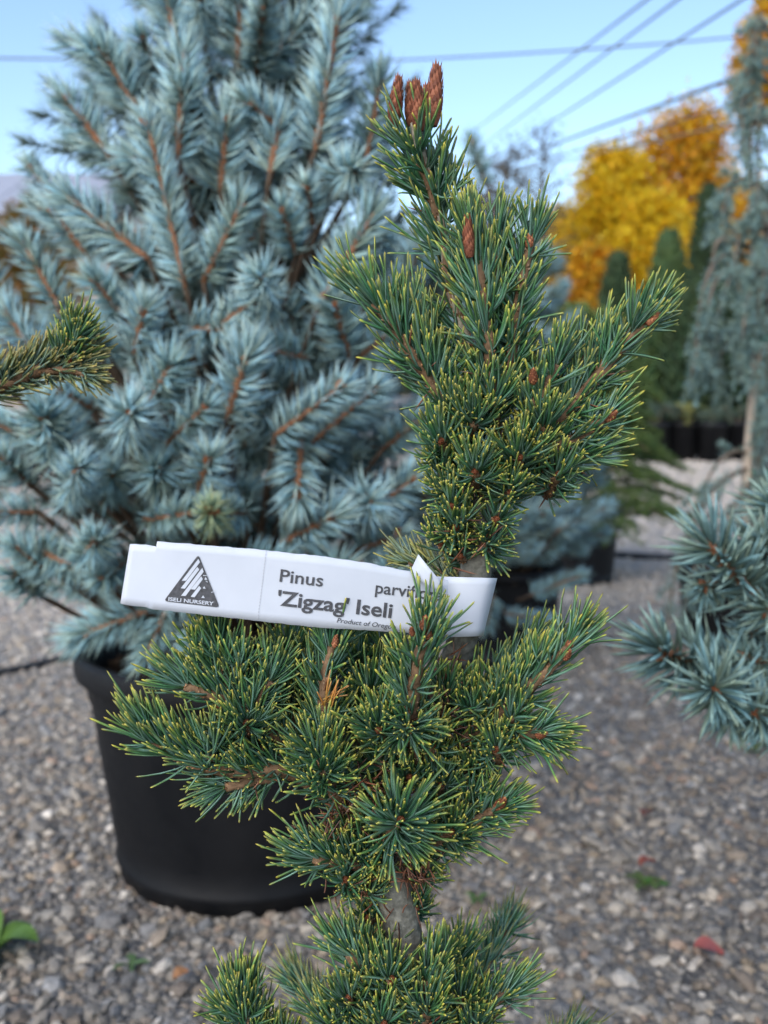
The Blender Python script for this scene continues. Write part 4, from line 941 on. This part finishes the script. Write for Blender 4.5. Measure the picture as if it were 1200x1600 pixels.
# ------------------------------------------------------------------ autumn trees
def autumn_tree(px, py_top, Y, wpx, label, cols, zlow, n, seed, leaf=.16, clumps=44, shape='oval', name='autumn_tree'):
    rs = np.random.default_rng(seed); t = at(px, py_top, Y); H = t.z; r = wpx*Y/F/2
    root = empty(name, (t.x, Y, 0), label, 'tree')
    mb = MB(); P, R = smooth_path([(0, 0, -.1), (rs.normal(0, .1), 0, H*.3), (rs.normal(0, .12), 0, H*.6), (0, 0, H*.96)], [H*.022, H*.017, H*.011, H*.003], .3); tube(mb, P, R, 8, (.16, .13, .10), rough=.05)
    cl = []
    for k in range(clumps):
        f = (k+.5)/clumps; z = zlow+(H-zlow)*(f*.93+.02); pr = math.sin(min(1, (1-f)*1.15+.08)*math.pi*.5)*(.55+.45*min(1, f*4)); a = k*2.4+rs.normal(0, .3); rr = r*pr*rs.uniform(.3, .95)
        c = np.array([rr*math.cos(a), rr*math.sin(a), z]); cl.append((c, r*rs.uniform(.30, .52)*(.5+.5*pr)))
        st = np.array([0, 0, max(zlow*.8, z-rr*.9)]); Q, _ = smooth_path([st, (st+c)/2+np.array([0, 0, -.05]), c], 1, .4); tube(mb, Q, np.linspace(H*.006, H*.0015, len(Q)), 5, (.15, .12, .09))
    put('trunk', mb.mesh('trunk', M_BARK), root)
    cm = MB(); each = n*7//2//clumps
    for c, s in cl:
        q = rs.normal(size=(each, 3)); q = q/np.linalg.norm(q, axis=1)[:, None]*(rs.random((each, 1))**.6)*s*rs.uniform(.8, 1.5, (each, 1))*np.array([1, 1, .85]); leafcards(cm, c+q, rs.uniform(.7, 1.2, each)*leaf, cols)
    put('crown', cm.mesh('crown', M_AUTUMN), root)
YEL = [(.88, .62, .03), (.92, .70, .04), (.82, .50, .03), (.70, .55, .05)]
ORG = [(.85, .46, .03), (.75, .35, .03), (.88, .58, .04), (.55, .40, .06)]
OLV = [(.40, .27, .05), (.33, .22, .06), (.50, .35, .05)]
autumn_tree(958, 226, 22, 225, 'bright yellow autumn tree beside the taller orange one', YEL, 1.2, 5200, 1)
autumn_tree(1078, 168, 23, 330, 'tall orange-gold autumn tree with a rounded crown', ORG, 1.6, 5200, 2)
autumn_tree(884, 322, 24, 230, 'lower golden tree next to the bare grey sapling', YEL, .8, 3600, 3)
autumn_tree(1018, 300, 20.5, 240, 'low yellow tree standing in front of the taller autumn trees', YEL, .6, 3600, 4)
autumn_tree(845, 350, 26, 120, 'olive-brown low tree at the edge of the yellow row', OLV, .5, 2200, 5)
autumn_tree(925, 380, 19.5, 170, 'amber bush-like tree behind the dark cone-shaped evergreen', ORG, .3, 2600, 16)
autumn_tree(1235, -70, 11.0, 170, 'orange-yellow tree rising above the weeping cedar', ORG, 3.4, 5200, 6, leaf=.10)
autumn_tree(1140, 260, 25, 180, 'rusty thin-crowned tree behind the columnar evergreen', ORG, 1.0, 2400, 8)
def bare_tree(px, py_top, Y, wpx, label, leafc, nleaf, seed, group=None):
    rs = np.random.default_rng(seed); t = at(px, py_top, Y); H = t.z; r = wpx*Y/F/2; root = empty('bare_tree', (t.x, Y, 0), label, 'tree')
    mb = MB(); tube(mb, [(0, 0, -.1), (.03, 0, H*.4), (0, 0, H*.8), (0, 0, H)], [H*.012, H*.009, H*.004, .006], 7, (.13, .115, .11)); ends = []
    for k in range(46):
        f = .45+.55*k/46; z = H*f; a = k*2.4; L = r*(1.25-f)*1.6*rs.uniform(.6, 1.1); d = np.array([math.cos(a), math.sin(a), rs.uniform(.2, .9)])
        Q = np.array([(0, 0, z), d*L*.5+np.array([0, 0, z]), d*L+np.array([0, 0, z+.1*L])]); Q[0] = (0, 0, z-.05)
        tube(mb, Q, np.linspace(.022, .007, 3), 4, (.13, .115, .11))
        for j in range(4):
            p = Q[1]+(Q[2]-Q[1])*rs.random(); e = p+norm((d+rs.normal(0, .6, 3))[None])[0]*L*.4; tube(mb, [p, (p+e)/2, e], .007, 3, (.13, .115, .11)); ends.append(e)
    put('trunk', mb.mesh('trunk', M_BARK), root)
    if nleaf:
        ends = np.array(ends); cm = MB(); B = ends[rs.integers(0, len(ends), nleaf)]+rs.normal(0, .12, (nleaf, 3)); leafcards(cm, B, .09, leafc); put('crown', cm.mesh('crown', M_LEAF), root)
bare_tree(850, 205, 20, 90, 'thin bare grey sapling against the sky left of the yellow trees'.replace(' left of', ' beside'), [(.12, .12, .10)], 500, 1)
bare_tree(790, 245, 16, 120, 'nearly leafless brownish tree behind the pine leader', [(.13, .10, .06), (.16, .13, .08)], 1300, 2)
bare_tree(760, 300, 19, 120, 'dark sparse tree low behind the pine leader', [(.08, .08, .06)], 1500, 3)

# ------------------------------------------------------------------ shed far off and the rusty shrub before it
shed = empty('shed', (at(-60, 340, 30).x, 30, 0), 'distant low building with a pale grey metal roof', 'building')
W2 = 5.2; ez = at(0, 330, 30).z; rz_ = at(0, 272, 34).z
mb = MB(); box(mb, (-W2, 0, 0), (W2, 8, ez), (.32, .27, .24)); put('wall', mb.mesh('wall', M_PAINT, False), shed)
for k in range(14):
    x0 = -W2-.3+k*(2*W2+.6)/14; x1 = x0+(2*W2+.6)/14-.012; dz = .012*(k % 2)
    mb = MB()
    for (ya, za, yb, zb) in ((-.4, ez-.05, 4, rz_), (8.4, ez-.05, 4, rz_)):
        V = [(x0, ya, za+dz), (x1, ya, za+dz), (x1, yb, zb+dz), (x0, yb, zb+dz)]; V += [(x, y, z-.06) for x, y, z in V]
        mb.add(V, [[[0, 1, 2, 3], [7, 6, 5, 4], [0, 4, 5, 1], [1, 5, 6, 2], [2, 6, 7, 3], [3, 7, 4, 0]]], (.34, .35, .40))
    put('roof_panel', mb.mesh('roof_panel', M_PAINT, False), shed)
for s in (-W2, W2):
    mb = MB(); mb.add([(s, 0, ez), (s, 8, ez), (s, 4, rz_-.06), (s+.05, 0, ez), (s+.05, 8, ez), (s+.05, 4, rz_-.06)], [[[0, 1, 2], [5, 4, 3]]], (.32, .27, .24)); put('gable', mb.mesh('gable', M_PAINT, False), shed)
mb = MB(); box(mb, (-1.2, -.03, 0), (1.2, .02, 2.4), (.20, .17, .15)); put('door', mb.mesh('door', M_PAINT, False), shed)
RUST = [(.33, .17, .06), (.26, .19, .05), (.38, .24, .06), (.20, .17, .05)]
autumn_tree(40, 322, 17, 230, 'rusty orange shrub below the distant grey roof', RUST, .6, 3000, 11)
autumn_tree(-90, 330, 18, 150, 'olive and rust shrub at the end of the distant building', OLV, .5, 2400, 12)

rs = np.random.default_rng(77); tl = MB(); n = 42000
tx = rs.uniform(-95, 95, n); hgt = 8.0+1.6*np.sin(tx*.21)+1.1*np.sin(tx*.57+1)+.8*np.sin(tx*1.3); tz = hgt*rs.random(n)-.3
leafcards(tl, np.stack([tx, 62+rs.uniform(-4, 4, n), tz], 1), rs.uniform(.8, 1.6, n), [(.05, .075, .03), (.07, .09, .035), (.10, .09, .04), (.04, .06, .03), (.13, .10, .045)])
tag(put('treeline', tl.mesh('treeline', M_LEAF)), 'far-off low wood of dull green and brown trees at the horizon', 'treeline', kind='stuff')

# ------------------------------------------------------------------ power lines and their pole
pole_y = 46.0; pl_ = at(694, 250, pole_y)
pole = empty('utility_pole', (pl_.x, pole_y, 0), 'brown utility pole carrying the wires, hidden behind the pine', 'pole')
mb = MB(); tube(mb, [(0, 0, -.2), (0, 0, pl_.z*.5), (0, 0, pl_.z+.3)], [.16, .14, .11], 12, (.14, .10, .075)); put('pole_shaft', mb.mesh('pole_shaft', M_WOOD), pole)
mb = MB(); box(mb, (-1.3, -.06, pl_.z-.25), (1.3, .06, pl_.z-.12), (.14, .10, .075)); put('crossarm', mb.mesh('crossarm', M_WOOD, False), pole)
def wire(label, a, b, far, r, sag=0.0, Yn=9.0):
    """straight span from the pole (far pixel) through pixel a, ending overhead out of view"""
    p0 = at(far[0], far[1], pole_y); p1 = at(a[0], a[1], Yn); d = p1-p0; p2 = p0+d*1.25
    n = 14; pts = [p0+(p2-p0)*(i/n)-Vector((0, 0, sag*4*(i/n)*(1-i/n))) for i in range(n+1)]
    mb = MB(); tube(mb, [np.array(p) for p in pts], r, 6, (.09, .09, .10)); tag(put('power_line', mb.mesh('power_line', M_WIRE)), label, 'power line', 'power lines overhead')
wire('steepest power line, uppermost of the diagonal wires', (1010, 0), 0, (704, 232), .011)
wire('second power line below the steepest diagonal wire', (1058, 0), 0, (704, 265), .011)
wire('third diagonal power line crossing the level wire farthest along', (1152, 4), 0, (704, 292), .012)
wire('thick gently sloping power line above the orange tree', (1160, 117), 0, (700, 287), .017)
wire('thin power line just under the thick sloping one', (1140, 165), 0, (700, 294), .010)
wire('lowest power line skimming the orange tree top', (1150, 192), 0, (700, 291), .010)
mb = MB(); pts, _ = smooth_path([at(-4200, 20, 26), at(-1200, 74, 26), at(0, 91, 26), at(400, 96, 26), at(620, 94, 26), at(900, 78, 26), at(1150, 58, 26), at(1700, 5, 26), at(3600, -230, 26)], 1, .8)
tube(mb, pts, .024, 6, (.09, .09, .10)); tag(put('power_line', mb.mesh('power_line', M_WIRE)), 'nearly level power line crossing the whole sky', 'power line', 'power lines overhead')

# ------------------------------------------------------------------ hoses, weeds, fallen leaves
def hose(label, pix_pts, r):
    Q, _ = smooth_path([np.array(gnd(x, y, r*.9)) for x, y in pix_pts], 1, .05); mb = MB(); tube(mb, Q, r, 8, (.018, .018, .019)); tag(put('irrigation_hose', mb.mesh('irrigation_hose', M_PAINT)), label, 'hose', 'irrigation hoses on the gravel')
hose('black irrigation hose running along the gravel to the wide pot', [(-160, 1082), (-40, 1058), (40, 1043), (130, 1022), (260, 1000), (420, 985), (640, 975)], .0085)
hose('black irrigation hose across the path near the smaller spruce pot', [(760, 872), (880, 868), (960, 867), (1040, 871), (1130, 868), (1300, 860)], .013)
hose('farther black irrigation hose crossing the pale path', [(840, 806), (940, 803), (1040, 802), (1120, 806), (1300, 800)], .014)
def weed(label, x, y, n, L, cols, seed, broad=.35, flat=.5):
    rs = np.random.default_rng(seed); p = gnd(x, y); root = empty('weed', p, label, 'weed', 'weeds in the gravel')
    for k in range(n):
        a = rs.uniform(0, 6.28); d = np.array([math.cos(a), math.sin(a), 0]); s = np.array([-d[1], d[0], 0]); l = L*rs.uniform(.6, 1.1); h = flat*rs.uniform(.5, 1.3); V = []; m = 6
        for i in range(m+1):
            t = i/m; c = d*l*t+np.array([0, 0, .008+l*h*math.sin(t*2.2)*.6]); w_ = l*broad*.5*math.sin(min(1, t*.97+.03)*math.pi)**.8
            V += [c-s*w_+np.array([0, 0, w_*.35]), c, c+s*w_+np.array([0, 0, w_*.35])]
        q = [[i*3+j, i*3+j+1, i*3+j+4, i*3+j+3] for i in range(m) for j in (0, 1)]; mb = MB(); mb.add(V, [q], np.array(cols)*rs.uniform(.8, 1.2)); put('leaf', mb.mesh('leaf', M_LEAF), root)
weed('leafy green weed at the gravel edge opposite the wide pot', -12, 1500, 7, .062, (.13, .24, .05), 1, .55, .8)
weed('green grass tuft against the foot of the wide pot', 350, 1414, 14, .026, (.10, .20, .03), 2, .14, 1.0)
weed('small mossy weed in the open gravel', 1005, 1390, 12, .026, (.12, .17, .05), 3, .4, .35)
weed('tiny bright green sprout next to the mossy weed', 1024, 1392, 8, .018, (.10, .26, .05), 4, .35, .4)
weed('faint green sprout near the pine trunk', 745, 1415, 7, .016, (.10, .20, .05), 5, .4, .4)
weed('small dull weed at the side near the spruce branch ends', 1175, 1178, 8, .03, (.12, .16, .04), 6, .4, .4)
weed('thin green sprig between the wide pot and the lowest pine shoot', 205, 1520, 7, .022, (.12, .2, .08), 7, .35, .4)
def fallen(label, x, y, L, col, seed, a=0.3):
    rs = np.random.default_rng(seed); p = gnd(x, y, .014); V = []; m = 8; d = np.array([math.cos(a), math.sin(a), 0]); s = np.array([-d[1], d[0], 0])
    for i in range(m+1):
        t = i/m; w_ = L*.36*math.sin(min(1, t*.94+.05)*math.pi)**.75; c = d*L*(t-.5)+np.array([0, 0, .004*math.sin(t*4)])
        V += [c-s*w_+np.array([0, 0, .006]), c, c+s*w_+np.array([0, 0, .005])]
    mb = MB(); mb.add(V, [[[i*3+j, i*3+j+1, i*3+j+4, i*3+j+3] for i in range(m) for j in (0, 1)]], col); o = put('fallen_leaf', mb.mesh('fallen_leaf', M_LEAF), None, p); o.rotation_euler = (rs.uniform(-.2, .5), rs.uniform(-.3, .3), 0); tag(o, label, 'leaf', 'fallen leaves on the gravel')
fallen('salmon-red fallen leaf lying on the gravel', 1108, 1486, .036, (.52, .15, .13), 1, .1)
fallen('small dark red fallen leaf near the mossy weed', 1012, 1350, .026, (.34, .10, .07), 2, .5)
fallen('brown-red fallen leaf in the gravel beyond the weeds', 1012, 1272, .03, (.26, .11, .08), 3, 1.0)
fallen('orange-brown fallen leaf near the lowest pine shoot', 283, 1524, .018, (.5, .25, .12), 4, .7)
fallen('curled tan leaf stuck against the wide pot base', 268, 1380, .04, (.28, .18, .10), 5, 2.2)
